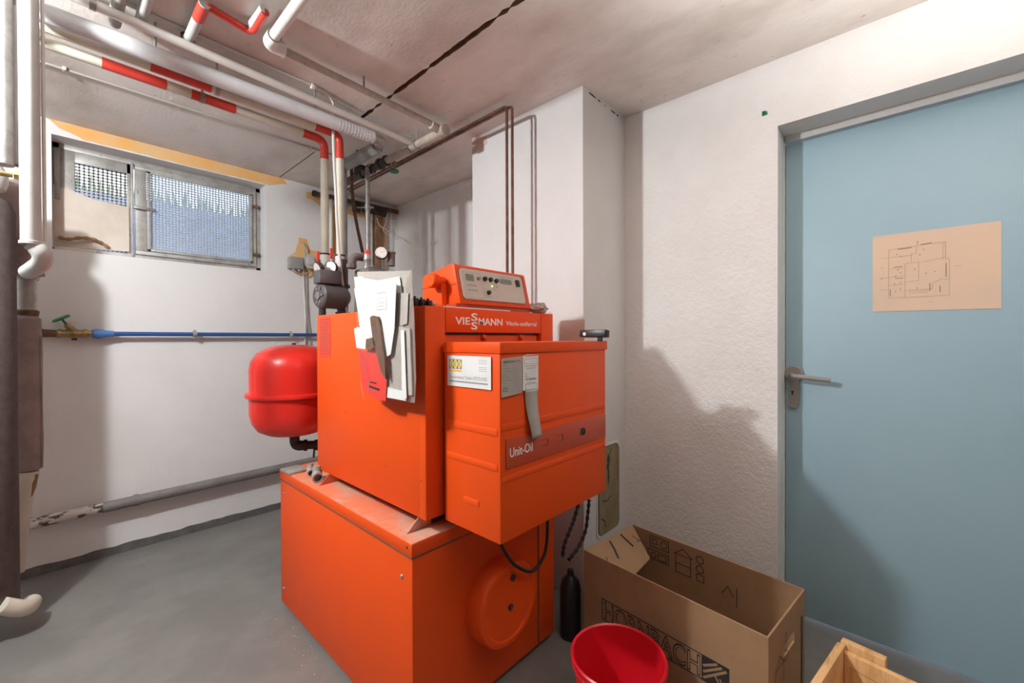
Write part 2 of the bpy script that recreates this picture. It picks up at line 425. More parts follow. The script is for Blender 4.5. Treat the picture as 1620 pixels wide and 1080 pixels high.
# ------------------------------------------------------------------ window
FY = YW+.115
win = thing('window_1', 'grey galvanised steel cellar window', 'window', (WX0, FY, WZ0))
del win['category']; del win['label']; struct(win)
fw = .03
b = MB(); b.box(WX0, WX1, FY, FY+.05, WZ0, WZ0+.035, .003); b.box(WX0, WX1, FY, FY+.05, WZ1-.03, WZ1, .003)
b.box(WX0, WX0+fw, FY, FY+.05, WZ0, WZ1, .003); b.box(WX1-fw, WX1, FY, FY+.05, WZ0, WZ1, .003)
b.obj('window_frame', 'galv', win)
dv = P(209, 300, Y=FY).x
b = MB(); b.box(dv-.006, dv+.006, FY-.008, FY+.05, WZ0+.02, WZ1-.02, .002); b.obj('mullion', 'galv', win)
# left fixed sheet frame around the mesh
b = MB(); b.box(.03, .085, FY+.004, FY+.014, WZ0+.03, WZ1-.03, .001); b.box(.085, dv, FY+.004, FY+.014, WZ1-.085, WZ1-.03, .001)
b.box(dv-.022, dv-.006, FY+.004, FY+.014, WZ0+.03, WZ1-.03, .001); b.obj('mesh_border', 'galv', win)
b = MB(); b.box(WX0+.008, WX0+.03, FY-.012, FY, WZ1-.30, WZ1-.035, .003); b.obj('hinge_strip', 'galv', win)
# casement
c0, c1, cz0, cz1 = dv+.012, WX1-.03, WZ0+.035, WZ1-.03
b = MB()
for a in ((c0, c1, cz0, cz0+.022), (c0, c1, cz1-.022, cz1), (c0, c0+.05, cz0+.022, cz1-.022), (c1-.022, c1, cz0+.022, cz1-.022)):
    b.box(a[0], a[1], FY-.012, FY+.02, a[2], a[3], .002)
cs = b.obj('casement', 'galv', win)
b = MB(); g0, g1, gz0, gz1 = c0+.052, c1-.024, cz0+.024, cz1-.024
for a in ((g0, g1, gz0, gz0+.014), (g0, g1, gz1-.012, gz1), (g0, g0+.016, gz0, gz1), (g1-.014, g1, gz0, gz1)):
    b.box(a[0], a[1], FY-.022, FY-.004, a[2], a[3], .002)
b.obj('inner_sash', 'galv', win)
b = MB(); b.box(g0+.01, g1-.01, FY-.010, FY-.007, gz0+.008, gz1-.008); b.obj('pane', 'glass', win, smooth=False)
for zz in (gz0+.05, gz1-.09):
    b = MB(); b.box(c1-.02, WX1-.012, FY-.028, FY-.010, zz, zz+.018, .003); b.tube([(c1, FY-.026, zz-.008), (c1, FY-.026, zz+.026)], .005, 8); b.obj('hinge', 'rust', win)
b = MB(); q = P(215, 327, Y=FY-.03)
b.tube([(q.x-.004, FY+.0, q.z), (q.x-.004, FY-.035, q.z)], .009, 10); b.box(q.x-.008, q.x+.085, FY-.036, FY-.031, q.z-.010, q.z+.006, .001); b.obj('latch', 'steel', win)
# perforated sheet: far too many holes to count
b = MB(); my = FY+.028
def grid(x0, x1, z0, z1, px_, pz_, wx, wz):
    x = x0
    while x < x1: b.box(x, x+wx, my, my+.0015, z0, z1); x += px_
    z = z0
    while z < z1: b.box(x0, x1, my, my+.0015, z, z+wz); z += pz_
grid(.08, dv-.015, WZ0+.03, WZ1-.08, .0185, .0165, .0075, .0070)
grid(c0+.045, c1-.015, cz0+.015, cz1-.015, .0160, .0150, .0062, .0062)
b.obj('perforated_sheet', 'galv', win, smooth=False, kind='stuff')
# beige board blocking the lower left pane
bp = [(85,294),(110,299),(122,305),(150,316),(180,322),(204,328),(205,398),(150,394),(85,391)]
b = MB(); b.prism([P(x, y, Y=FY-.004) for x, y in bp], (0, .010, 0)); b.prism([P(x, y, Y=FY-.004) for x, y in ((84,292),(86,293),(86,391),(83,391))], (0, -.02, 0))
tag(b.obj('insulation_board', 'board', smooth=False), 'stained beige board blocking the lower left part of the cellar window', 'board')
b = MB(); q = P(88, 388, Y=YW+.06)
b.box(.005, .16, YW+.055, YW+.085, WZ0, WZ0+.025, .002)
tag(b.obj('wooden_batten', 'board'), 'short pale wooden batten lying on the window sill under the board', 'batten')
b = MB(); b.tube(smoothp([P(92,375,Y=YW+.085), P(108,378,Y=YW+.075), P(128,376,Y=YW+.075), P(146,378,Y=YW+.085), P(160,384,Y=YW+.10), P(172,392,Y=YW+.10)]), [.006+.004*abs(math.sin(i*.55)) for i in range(41)], 9)
tag(b.obj('dried_root', 'rust_or'), 'brown dried root lying above the batten on the window sill', 'root')
# light well outside
b = MB(); b.box(-1.2, 2.2, 3.95, 4.1, .9, 2.16); b.box(-1.2, 2.2, YW+.3, 4.1, .8, .95); struct(b.obj('wall_light_well', 'concrete_out', smooth=False))
b = MB()
for k in range(150):
    x = -1.1+3.2*k/150+random.uniform(-.01, .01); hh = random.uniform(.10, .17); y = 3.97+random.uniform(0, .1)
    b.prism([(x-.012, y, 2.15), (x+.012, y, 2.15), (x+random.uniform(-.02, .02), y, 2.15+hh)], (0, .004, 0))
o = b.obj('grass', 'grass', smooth=False, kind='stuff'); o['label'] = 'green grass along the top of the light well outside the window'; o['category'] = 'grass'

# ------------------------------------------------------------------ door
dr = thing('door_1', '', '', (XD, DY0, 0)); del dr['label']; del dr['category']; struct(dr)
b = MB(); b.box(XD+.012, XD+.055, DY0+.012, JY-.004, .012, LZ-.036, .002); dl = b.obj('door_leaf', 'door', dr)
b = MB(); b.box(XD, XD+.07, DY0, JY, LZ-.028, LZ+.002); b.box(XD, XD+.07, JY-.002, JY+.03, 0, LZ); b.box(XD, XD+.07, DY0-.02, DY0+.010, 0, LZ); b.obj('door_frame', 'plaster', dr, smooth=False)
# handle set
hm = frame(P(1256, 608, X=XD+.010), (0, -1, 0), (0, 0, 1))
hs = thing('door_handle', '', '', (0, 0, 0)); 
COL.objects.unlink(hs); bpy.data.objects.remove(hs)
b = MB(); b.prism(rrect(hm, -.0175, -.098, .0175, .05, .0174, 8), (-.009, 0, 0))
cxy = hm @ Vector((0, .045, 0)); b.lathe([(0, 0), (.034, 0), (.034, .007), (.030, .011), (0, .012)], cxy, (-1, 0, 0), 32)
hp = b.obj('handle_plate', 'handle', dr)
b = MB(); c0_ = hm @ Vector((-.004, .040, 0))
b.tube(rnd([c0_, c0_+Vector((-.052, 0, 0)), c0_+Vector((-.052, -.132, -.010))], .022, 6), .0095, 14); b.obj('door_lever', 'handle', dr)
b = MB(); b.prism(rrect(hm, -.012, -.052, .012, -.018, .002, 2), (-.0105, 0, 0)); b.obj('keyhole_cover', 'handle', dr)
b = MB(); kc = hm @ Vector((-.003, -.030, .011)); b.lathe([(0, 0), (.0045, 0), (.0045, .0015), (0, .0015)], kc, (-1, 0, 0), 14); b.box(kc.x-.0015, kc.x, kc.y-.002, kc.y+.002, kc.z-.013, kc.z); b.obj('keyhole', 'black', dr, smooth=False)
# floor plan drawing taped to the door leaf
pp = [P(1380.5, 374.5, X=XD+.0105), P(1584, 349, X=XD+.0105), P(1584, 487.5, X=XD+.0105), P(1380.5, 493, X=XD+.0105)]
b = MB(); b.prism(pp, (.0006, 0, 0)); sheet = tag(b.obj('floor_plan_drawing', 'paper', smooth=False), 'yellowed paper with a faint floor plan taped to the blue door', 'drawing')
dm = frame(P(1380.5, 493, X=XD+.0100), (0, -1, 0), (0, 0, 1)); PWd = .321; PH = .284
def pl(a, c): return (a*PWd, c*PH)
segs = [[pl(.14,.17),pl(.14,.80),pl(.60,.83),pl(.60,.62),pl(.63,.62),pl(.63,.17),pl(.14,.17)],
 [pl(.28,.38),pl(.28,.60),pl(.39,.61),pl(.39,.37),pl(.28,.37)], [pl(.28,.17),pl(.28,.38)], [pl(.37,.80),pl(.37,.72),pl(.33,.72),pl(.33,.62)],
 [pl(.14,.33),pl(.28,.34)], [pl(.14,.44),pl(.28,.45)], [pl(.14,.55),pl(.27,.55)], [pl(.28,.26),pl(.50,.26),pl(.50,.33),pl(.57,.38),pl(.63,.36)],
 [pl(.14,.70),pl(.34,.70)], [pl(.42,.60),pl(.60,.64)], [pl(.58,.82),pl(.58,.62)], [pl(.06,.70),pl(.14,.70)], [pl(.06,.44),pl(.14,.44)], [pl(.06,.28),pl(.14,.28)], [pl(.38,.88),pl(.38,.82)], [pl(.66,.52),pl(.72,.52)], [pl(.46,.10),pl(.50,.10)]]
for k in range(9): segs.append([pl(.32+.018*k,.26),pl(.32+.018*k,.21)])
lines('plan_lines', segs, dm, .0009, 'ink_soft', sheet)
segs = [[pl(.22,.795),pl(.33,.80)],[pl(.41,.825),pl(.49,.835)],[pl(.605,.40),pl(.605,.56)],[pl(.48,.24),pl(.48,.33)],[pl(.155,.20),pl(.155,.28)],[pl(.56,.22),pl(.56,.29)],[pl(.19,.57),pl(.25,.57)],[pl(.20,.42),pl(.26,.42)]]
lines('plan_shading', segs, dm, .0030, 'ink_soft', sheet)
segs = []
for a, c in ((.21,.73),(.24,.70),(.43,.76),(.40,.70),(.22,.53),(.24,.49),(.20,.45),(.19,.35),(.24,.36),(.20,.25),(.24,.28),(.36,.52),(.45,.46),(.52,.47),(.38,.28),(.08,.57),(.08,.43),(.38,.86)):
    segs.append([pl(a-.008,c),pl(a+.008,c)]); segs.append([pl(a,c-.012),pl(a,c+.012)])
lines('plan_notes', segs, dm, .0010, 'ink_soft', sheet)
# wall plug hole beside the door
b = MB(); q = P(1209, 179, X=XW-.001)
b.lathe([(0, 0), (.008, 0), (.008, .004), (.004, .004), (.004, .001), (0, .001)], q, (-1, 0, 0), 12)
for k in range(4): b.box(q.x-.002, q.x+.002, q.y+random.uniform(-.012, .010), q.y+random.uniform(-.012, .012), q.z+random.uniform(-.012, .0), q.z+random.uniform(0, .010))
tag(b.obj('wall_plug', 'green', smooth=False), 'green wall plug in the white plaster left of the blue door top', 'wall plug')

# ------------------------------------------------------------------ lower tank housing
LX0, LX1, LY0, LY1, LZT = .667, 1.324, .994, 2.005, .601
lt = thing('hot_water_tank', 'large orange metal tank housing standing on the floor under the boiler', 'boiler', ((LX0+LX1)/2, (LY0+LY1)/2, 0))
b = MB(); b.box(LX0+.03, LX1-.03, LY0+.03, LY1-.03, 0, .05); b.obj('plinth', 'black_iron', lt, smooth=False)
b = MB(); b.box(LX0+.003, LX1-.003, LY0+.003, LY1-.003, .022, LZT-.02, .004); b.obj('body', 'orange', lt)
b = MB(); b.box(LX0, LX1, LY0, LY1, LZT-.040, LZT-.002, .003); b.obj('lid', 'orange', lt)
b = MB(); b.box(LX0+.002, LX1-.002, LY0+.002, LY1-.002, LZT-.004, LZT, 0); lab(b.obj('top_sheet', 'orange_dust', lt, smooth=False), 'dusty pinkish top sheet')
b = MB(); b.box(LX0+.0015, LX1-.0015, LY0+.0015, LY1-.0015, LZT-.0445, LZT-.039); b.obj('lid_gap', 'seam', lt, smooth=False)
b = MB(); b.box(1.222, 1.225, LY0-.0005, LY0+.01, .03, LZT-.04); b.obj('seam', 'seam', lt, smooth=False)
dc = (1.0, LY0+.004, .307)
b = MB(); b.lathe([(.136, 0), (.134, .058), (.130, .066), (.122, .069), (.112, .069), (.107, .065), (.0, .066)], dc, (0, -1, 0), 56); cover = b.obj('round_cover', 'orange', lt)
b = MB(); b.lathe([(0, 0), (.010, 0), (.010, .006), (.006, .008), (0, .008)], (dc[0], dc[1]-.065, dc[2]-.008), (0, -1, 0), 14); b.obj('screw', 'black_iron', cover)
b = MB(); b.lathe([(0, 0), (.011, 0), (.011, .005), (.006, .006), (0, .006)], (dc[0]+.012, dc[1]-.065, dc[2]+.082), (0, -1, 0), 14); b.obj('screw', 'black_iron', cover)
for px, py in ((449.5, 780), (449.5, 930), (636, 911)):
    q = P(px, py, X=LX0+.003); b = MB(); b.lathe([(0, .005), (.0035, .0045), (.006, .002), (.006, -.001)][::-1], q, (-1, 0, 0), 14); b.obj('screw', 'steel', lt)
q = P(644, 866, X=LX0); b = MB(); b.lathe([(0, .001), (.004, .001), (.004, -.002)][::-1], q, (-1, 0, 0), 12); b.obj('screw_hole', 'black', lt)
# loose things on the tank top
b = MB(); q = P(480, 739, Z=LZT); b.cbox((.70, 1.93, LZT+.005), (.075, .10, .010), (0, 0, .05), .002)
tag(b.obj('metal_plate', 'galv'), 'small dark-edged metal plate lying on the tank top behind the boiler', 'plate')
def elbow_fit(px, py, r, lbl, dy):
    q = P(px, py, Z=LZT+r+.001); b = MB()
    b.lathe([(r*.72, -.002), (r, -.002), (r, .010), (r*.86, .013), (r*.86, .045)], q, (.25, .97, 0), 20)
    b.lathe([(r*.72, -.002), (r*.70, .03), (0, .03)], q, (.25, .97, 0), 20)
    b.tube([q+Vector((.01, .03, 0)), q+Vector((.018, .05, r*.2)), q+Vector((.02, .055, r*1.6))], [r*.85, r*.9, r*.8], 16)
    return tag(b.obj('pipe_elbow', 'galv'), lbl, 'pipe fitting')
elbow_fit(492, 748, .014, 'smaller steel pipe elbow lying behind the other on the tank top', 0)
elbow_fit(503, 756, .021, 'larger open-mouthed steel pipe elbow lying at the boiler rear corner', 0)

# ------------------------------------------------------------------ boiler
UX0, UX1, UY0, UY1, UZ0, UZ1 = .73, 1.342, 1.0143, 1.7596, .6397, 1.267
bo = thing('heating_boiler', 'orange oil-fired boiler with silver lettering standing on the tank housing', 'boiler', (1.03, 1.39, LZT))
b = MB(); b.box(UX0, UX1, UY0+.026, UY1, UZ0, UZ1, .004); b.obj('casing', 'orange', bo)
b = MB(); b.box(UX0, .804, UY0, UY0+.03, UZ0, UZ1, .003); b.obj('front_flange', 'orange', bo)
b = MB(); b.box(1.268, UX1, UY0, UY0+.03, UZ0, UZ1, .003); b.obj('front_flange', 'orange', bo)
b = MB(); b.box(.806, 1.266, UY0+.001, UY0+.03, 1.190, UZ1-.001, .002); hd = b.obj('name_panel', 'orange', bo)
b = MB(); b.box(.806, 1.258, UY0+.014, UY0+.03, UZ0+.01, 1.182, .002); b.obj('front_panel', 'orange', bo)
b = MB(); b.box(.805, 1.268, UY0+.020, UY0+.03, 1.181, 1.191); b.obj('panel_gap', 'black', bo, smooth=False)
for px in (763, 822):
    q = P(px, 533.5, Y=UY0+.014); b = MB(); b.lathe([(.009, 0), (.009, .012), (.006, .016), (0, .016)], q, (0, -1, 0), 16); b.obj('screw_knob', 'orange', bo)
b = MB(); b.box(UX0+.05, UX1-.04, UY0+.05, UY1-.03, LZT, UZ0+.01); b.obj('base', 'black_iron', bo, smooth=False)
for y in (1.058, 1.66):   # sheet metal feet
    b = MB(); b.prism([(UX0-.034, y, LZT+.002), (UX0+.05, y, LZT+.002), (UX0+.05, y, UZ0+.004), (UX0+.012, y, UZ0+.004)], (0, .003, 0))
    b.box(UX0-.036, UX0+.05, y, y+.045, LZT, LZT+.003); b.obj('foot', 'orange_dust', bo, smooth=False)
fm = frame((0, UY0, 0), (1, 0, 0), (0, 0, 1))
def fmx(x, z): return frame((x, UY0+.0008, z), (1, 0, 0), (0, 0, 1))
text('lettering', 'VIE', fmx(.843, 1.2155), .0225, 'silver', bo, .061, .022)
text('lettering', 'MANN', fmx(.9405, 1.2155), .0225, 'silver', bo, .113, .022)
text('lettering', 'S', fmx(.9085, 1.2285), .0235, 'silver', bo, .028, .022)
text('lettering', 'S', fmx(.9085, 1.2005), .0235, 'silver', bo, .028, .022)
text('lettering', 'Vitola-uniferral', fmx(1.071, 1.2165), .0155, 'silver', bo, .167, .010)
# red rating plate on the side
q0 = P(506, 503, X=UX0); q1 = P(523, 566, X=UX0)
rm = frame((UX0-.0002, q0.y, q1.z), (0, -1, 0), (0, 0, 1)); rw, rh = q0.y-q1.y, q0.z-q1.z
b = MB(); b.prism([rm @ Vector(v) for v in ((0, 0, 0), (rw, 0, 0), (rw, rh, 0), (0, rh, 0))], (-.0008, 0, 0)); rp = b.obj('rating_plate', 'orange_plate', bo, smooth=False)
lines('plate_text', [[(.004, rh*(.95-.047*k)), (rw-.004-random.random()*.02, rh*(.95-.047*k))] for k in range(19)], rm, .0022, 'wood_dk', rp, ext=.0011)
for px, py in ((546, 652), (611, 738), (666, 760)):
    q = P(px, py, X=UX0); b = MB(); b.lathe([(0, .0008), (.0022, .0006), (.0022, -.001)][::-1], q, (-1, 0, 0), 10); b.obj('rivet', 'black_iron', bo)

# ------------------------------------------------------------------ control unit on the boiler
cu = thing('control_unit', 'orange boiler control box with beige dial panel on top of the boiler', 'controller', (1.05, 1.15, UZ1))
A0, A1 = .882, 1.232          # x extent
prof = [(1.036, 1.283), (1.068, 1.412), (1.080, 1.417), (1.230, 1.392), (1.240, 1.385), (1.240, 1.283)]   # (y, z)
def sec(x, s=0): return [(x, y, z) for y, z in prof]
b = MB(); b.prism(sec(A0), (A1-A0, 0, 0)); bmesh.ops.bevel(b.bm, geom=list(b.bm.edges), offset=.004, segments=2, profile=.5, affect='EDGES')
b.obj('housing', 'orange', cu)
b = MB(); b.box(A0-.0015, A1+.0015, 1.058, 1.2415, 1.346, 1.350); b.obj('housing_seam', 'orange_dk', cu, smooth=False)
tilt = Vector((0, 1.068-1.036, 1.412-1.283)).normalized()
cm = frame(Vector((A0, 1.036, 1.283)), (1, 0, 0), tilt)
cw = A1-A0; ch = .133
b = MB(); nrm = Vector((0, -tilt.z, tilt.y)); b.prism(rrect(cm, .012, .012, cw-.010, ch-.006, .014), nrm*.0010); b.obj('panel_rim', 'orange_dk', cu)
b = MB(); b.prism(rrect(cm, .016, .017, cw-.028, ch-.010, .013), nrm*.004); fa = b.obj('dial_panel', 'panel', cu)
c4 = cm @ Matrix.Translation((0, 0, .004))
lines('panel_lines', [[(.030, .022), (.030, .110), (.108, .110), (.108, .022), (.030, .022)], [(.115, .058), (.145, .058)], [(.118, .056), (.118, .024)], [(.155, .058), (.180, .058)]], c4, .0010, 'ink_grey', fa, .0003)
fills('lcd', [(.038, .080, .074, .104)], c4, 'lcd', fa, .0006)
fills('buttons', [(.040+.009*k, z, .045+.009*k, z+.006) for k in range(5) for z in (.062, .045)], c4, 'ink_grey', fa, .0006)
for (u, v, r) in ((.125, .094, .0082), (.152, .094, .0082), (.180, .092, .0082), (.132, .045, .0078), (.094, .092, .0060)):
    b = MB(); b.lathe([(r, 0), (r*.9, .008), (0, .009)], c4 @ Vector((u, v, 0)), nrm, 18); b.obj('knob', 'black' if r > .007 else 'ink_grey', cu)
fills('green_led', [(.152, .069, .158, .073)], c4, 'led', fa, .0008); fills('red_led', [(.177, .068, .181, .072)], c4, 'black', fa, .0008)
b = MB(); b.prism(rrect(c4, .200, .085, .262, .104, .007), nrm*.0015); b.obj('display_window', 'ink_grey', cu)
fills('display', [(.206, .090, .256, .100)], c4 @ Matrix.Translation((0, 0, .0015)), 'lcd', fa, .0003)
b = MB(); b.prism([c4 @ Vector(v) for v in ((.284, .082, 0), (.302, .082, 0), (.302, .106, 0), (.284, .106, 0))], nrm*.005); b.obj('power_switch', 'black', cu, smooth=False)
lines('panel_print', [[(.20, .111), (.232, .111)], [(.240, .111), (.272, .111)], [(.125, .030), (.142, .030)]], c4, .0016, 'ink_grey', fa, .0003)
lines('panel_print', [[(.165+.03*k, .034), (.172+.03*k, .034)] for k in range(5)], c4, .0010, 'ink_grey', fa, .0003)
# hinge arms at both ends
for x, sg in ((A0, -1), (A1, 1)):
    yc = 1.120; zc = 1.350
    b = MB(); b.prism([(x+sg*.002, yc-.022, UZ1), (x+sg*.002, yc+.030, UZ1), (x+sg*.002, yc+.018, zc), (x+sg*.002, yc-.018, zc)], (sg*.022, 0, 0)); b.obj('hinge_arm', 'orange', cu, smooth=False)
    if sg < 0:
        b = MB(); b.lathe([(.016, 0), (.016, .030), (.024, .031), (.024, .052), (.021, .055), (0, .055)], (x+sg*.002, yc, zc+.010), (sg, 0, 0), 28); b.obj('hinge_knob', 'orange', cu)
b = MB(); b.box(A0-.01, A1+.005, 1.045, 1.24, UZ1, 1.284); b.obj('cradle', 'orange_dk', cu, smooth=False)
b = MB(); b.box(.80, 1.10, 1.020, 1.032, UZ1, UZ1+.003); tag(b.obj('metal_strip', 'silver', smooth=False), 'thin bright metal strip lying along the boiler top edge under the control box', 'strip')
# small things around the control unit
q = P(777, 424, Y=1.28)
t = thing('small_jar', 'small clear jar with a red lid standing behind the control box', 'jar', (q.x, 1.28, UZ1))
b = MB(); b.lathe([(0, 0), (.015, 0), (.015, .115), (.012, .12)], (q.x, 1.28, UZ1), (0, 0, 1), 18); b.obj('jar_body', 'clearjar', t)
b = MB(); b.lathe([(.0165, .118), (.0165, .142), (0, .143)], (q.x, 1.28, UZ1), (0, 0, 1), 18); b.obj('lid', 'red_small', t)
b = MB(); bmesh.ops.create_icosphere(b.bm, subdivisions=3, radius=.03)
for v in b.bm.verts:
    k = 1+.35*math.sin(v.co.x*190+v.co.y*130)*math.cos(v.co.z*160); v.co = Vector((v.co.x*1.5*k, v.co.y*.8*k, v.co.z*.62*k)) + Vector((1.282, 1.040, UZ1+.020))
tag(b.obj('rag', 'rag'), 'crumpled beige rag on the boiler top at the right end of the control box', 'rag')
b = MB(); b.lathe([(.012, 0), (.016, .045), (.013, .045), (.010, .004), (0, .004)], (1.325, 1.062, UZ1), (0, 0, 1), 18)
tag(b.obj('beaker', 'magenta'), 'small reddish plastic beaker standing beside the rag', 'beaker')
b = MB()
for k in range(3): b.box(.738+.017*k, .752+.017*k, 1.075-.010*k, 1.10-.010*k, UZ1, UZ1+.027-.003*k, .002); b.tube([(.745+.017*k, 1.088-.010*k, UZ1+.02), (.745+.017*k, 1.088-.010*k, UZ1+.033-.003*k)], .004, 8)
tag(b.obj('cable_connector', 'black'), 'cluster of small black cable connectors on the boiler top left of the control box', 'connector')
b = MB(); b.lathe([(0, 0), (.008, .002), (.011, .010), (.008, .018), (0, .020)], (.800, 1.065, UZ1), (0, 0, 1), 14)
tag(b.obj('plastic_stopper', 'magenta'), 'small round pinkish stopper between the black connectors and the hinge knob', 'stopper')

# ------------------------------------------------------------------ burner cover
BX0, BX1, BY0, BY1, BZ0, BZ1 = .786, 1.327, .766, 1.000, .6295, 1.1605
bu = thing('burner_cover', 'orange burner cover with Unit-Oil strip hanging on the boiler front', 'burner', (1.05, 1.0, BZ0))
b = MB(); b.box(BX0+.002, BX1-.004, BY0+.003, BY1, BZ0, BZ1-.02, .003); b.obj('body', 'orange', bu)
b = MB(); b.box(BX0-.001, BX1+.003, BY0-.001, BY1+.002, BZ1-.030, BZ1, .002); b.obj('lid', 'orange', bu)
b = MB(); b.box(BX0+.1, BX1-.1, BY1-.02, UY0+.013, BZ0+.1, BZ1-.08); b.obj('mounting', 'black_iron', bu, smooth=False)
def pz(px, py): return P(px, py, X=BX0).z
for za, zb in ((.931, .912), (.838, .820)):
    b = MB(); b.box(BX0-.0005, BX0+.006, BY0+.012, BY1-.012, zb, za, .0018); b.obj('side_rib', 'orange', bu)
q0 = P(733, 784, X=BX0); q1 = P(757, 803, X=BX0)
b = MB(); b.box(BX0-.0006, BX0+.006, q1.y, q0.y, (q0.z+q1.z)/2-.009, (q0.z+q1.z)/2+.009, .0020); b.obj('pressed_slot', 'orange', bu)
for za, zb in ((.945, .925), (.805, .788)):
    b = MB(); b.box(BX0+.006, BX1-.010, BY0+.0012, BY0+.008, zb, za, .0016); b.obj('front_rib', 'orange', bu)
b = MB(); b.box(.808, 1.318, BY0-.0005, BY0+.01, .823, .904, .0015); st = b.obj('name_strip', 'orange_dk', bu)
bm_ = lambda x, z, y=BY0-.0007: frame((x, y, z), (1, 0, 0), (0, 0, 1))
text('lettering', 'Unit-Oil', bm_(.821, .8535), .0245, 'silver', bu, .094, .010)
for x in (.985, 1.060, 1.180):
    lines('notch', [[(0, 0), (.036, 0), (.036, .018), (0, .018)]], bm_(x-.036, .858), .0016, 'seam', bu)
    fills('notch', [(.0335, 0, .037, .018)], bm_(x-.036, .858), 'black', bu, .0006)
b = MB(); b.lathe([(.0115, .001), (.0125, .001), (.0125, .003), (.0095, .003), (.0095, .0012), (0, .0012)], (1.172, BY0, .8655), (0, -1, 0), 24); b.obj('sight_hole', 'black', bu)
# stickers on the burner cover
sm = frame((BX0-.0016, .980, 1.034), (0, -1, 0), (0, 0, 1)); sw, sh = .182, .088
b = MB(); b.prism([sm @ Vector(v) for v in ((0, 0, 0), (sw, 0, 0), (sw, sh, 0), (0, sh, 0))], (-.0006, 0, 0)); s1 = b.obj('service_sticker', 'white_paper', bu, smooth=False); lab(s1, 'white service sticker with blue and yellow GKK logo')
e = .0007
fills('logo_field', [(.010, .050, .064, .077)], sm, 'navy', s1, e)
for k in range(3):
    o = sm @ Vector((.020+.017*k, .0635, e+.0002)); b = MB()
    b.prism([o+Vector((0, -.0078*math.cos(R(20*j)), .0128*math.sin(R(20*j)))) for j in range(18)], (-.0002, 0, 0)); b.obj('logo_oval', 'yellow', s1, smooth=False)
    text('logo_letter', 'GKK'[k], frame(sm @ Vector((.0155+.017*k, .0560, e+.0003)), (0, -1, 0), (0, 0, 1)), .015, 'navy', s1, .009, .01, ext=.0003)
fills('logo_line', [(.012, .042, .062, .047)], sm, 'ink_or', s1, e)
text('print', 'Kundendienst Telefon 07275/3030', frame(sm @ Vector((.012, .022, e)), (0, -1, 0), (0, 0, 1)), .0095, 'ink_grey', s1, .155, .004, ext=.0002)
lines('print', [[(.012, .014), (.168, .014)]], sm, .0040, 'ink_grey', s1, e)
lines('print', [[(.135, .078-.005*k), (.166, .078-.005*k)] for k in range(7) if k != 3], sm, .0010, 'ink_grey', s1, e)
s2m = bm_(.790, 1.016, BY0-.0014)
b = MB(); b.prism([s2m @ Vector(v) for v in ((0, 0, 0), (.081, .006, 0), (.081, .106, 0), (0, .102, 0))], (0, -.0006, 0)); s2 = b.obj('document_sticker', 'grey_paper', bu, smooth=False); lab(s2, 'grey printed table sticker on the left of the front')
text('print', 'HEIZÖLZUSATZ', frame(s2m @ Vector((.006, .090, e)), (1, 0, 0), (0, 0, 1)), .0055, 'ink', s2, .048, .01, ext=.0003)
text('print', '24', frame(s2m @ Vector((.058, .0905, e)), (1, 0, 0), (0, 0, 1)), .0065, 'ink_red', s2, .014, .015, ext=.0003)
lines('print', [[(.006, .083-.0078*k), (.018+.012*((k*7) % 3), .083-.0078*k)] for k in range(8)], s2m, .0016, 'ink_grey', s2, e)
lines('print', [[(.044, .083-.0052*k), (.056+.006*((k*5) % 3), .083-.0052*k)] for k in range(12)], s2m, .0010, 'ink_grey', s2, e)
fills('logo_field', [(.005, .014, .022, .024)], s2m, 'navy', s2, e); text('print', 'GKK', frame(s2m @ Vector((.006, .016, e+.0002)), (1, 0, 0), (0, 0, 1)), .006, 'yellow', s2, .015, .01, ext=.0003)
lines('print', [[(.026, .022-.004*k), (.070, .0225-.004*k)] for k in range(4)], s2m, .0008, 'ink_grey', s2, e)
s3m = bm_(.873, 1.026, BY0-.0014)
b = MB(); b.prism([s3m @ Vector(v) for v in ((0, 0, 0), (.067, .002, 0), (.068, .098, 0), (.020, .100, 0), (0, .096, 0))], (0, -.0006, 0)); s3 = b.obj('heating_service_sticker', 'white_paper', bu, smooth=False); lab(s3, 'pale pinkish sticker with red print and two framed boxes')
lines('print', [[(.010, .096), (.062, .0965)]], s3m, .0025, 'ink_red', s3, e)
lines('print', [[(.006, .073), (.006, .088), (.062, .088), (.062, .073), (.006, .073)]], s3m, .0008, 'ink_red', s3, e)
text('print', 'LEHNER', frame(s3m @ Vector((.012, .038, e)), (1, .06, 0), (0, 0, 1)), .010, 'ink_red', s3, .044, .01, ext=.0003)
text('print', 'Tel. 07044/7007', frame(s3m @ Vector((.012, .0275, e)), (1, 0, 0), (0, 0, 1)), .0055, 'ink', s3, .046, .01, ext=.0003)
lines('print', [[(.008, .067), (.062, .067)], [(.016, .061), (.052, .061)], [(.018, .021), (.052, .021)]], s3m, .0016, 'ink_grey', s3, e)
lines('print', [[(.012, .002), (.012, .017), (.060, .017), (.060, .002), (.012, .002)]], s3m, .0010, 'ink', s3, e)
# receipt strip hanging off it
b = MB(); n = 14
for k in range(n):
    t0, t1 = k/n, (k+1)/n
    def rp_(t, s): 
        z = 1.028-.134*t; x = (.881+.014*t) if s == 0 else (.938-.002*t); y = BY0-.0026-.014*t*t+.002*math.sin(t*5)
        return Vector((x, y, z))
    b.quad(rp_(t0, 0), rp_(t0, 1), rp_(t1, 1), rp_(t1, 0))
bmesh.ops.remove_doubles(b.bm, verts=b.bm.verts, dist=1e-5); o = b.obj('receipt_strip', 'grey_paper'); sm_ = o.modifiers.new('thickness', 'SOLIDIFY'); sm_.thickness = .0006
tag(o, 'narrow blank paper strip hanging down the burner cover front', 'paper strip')
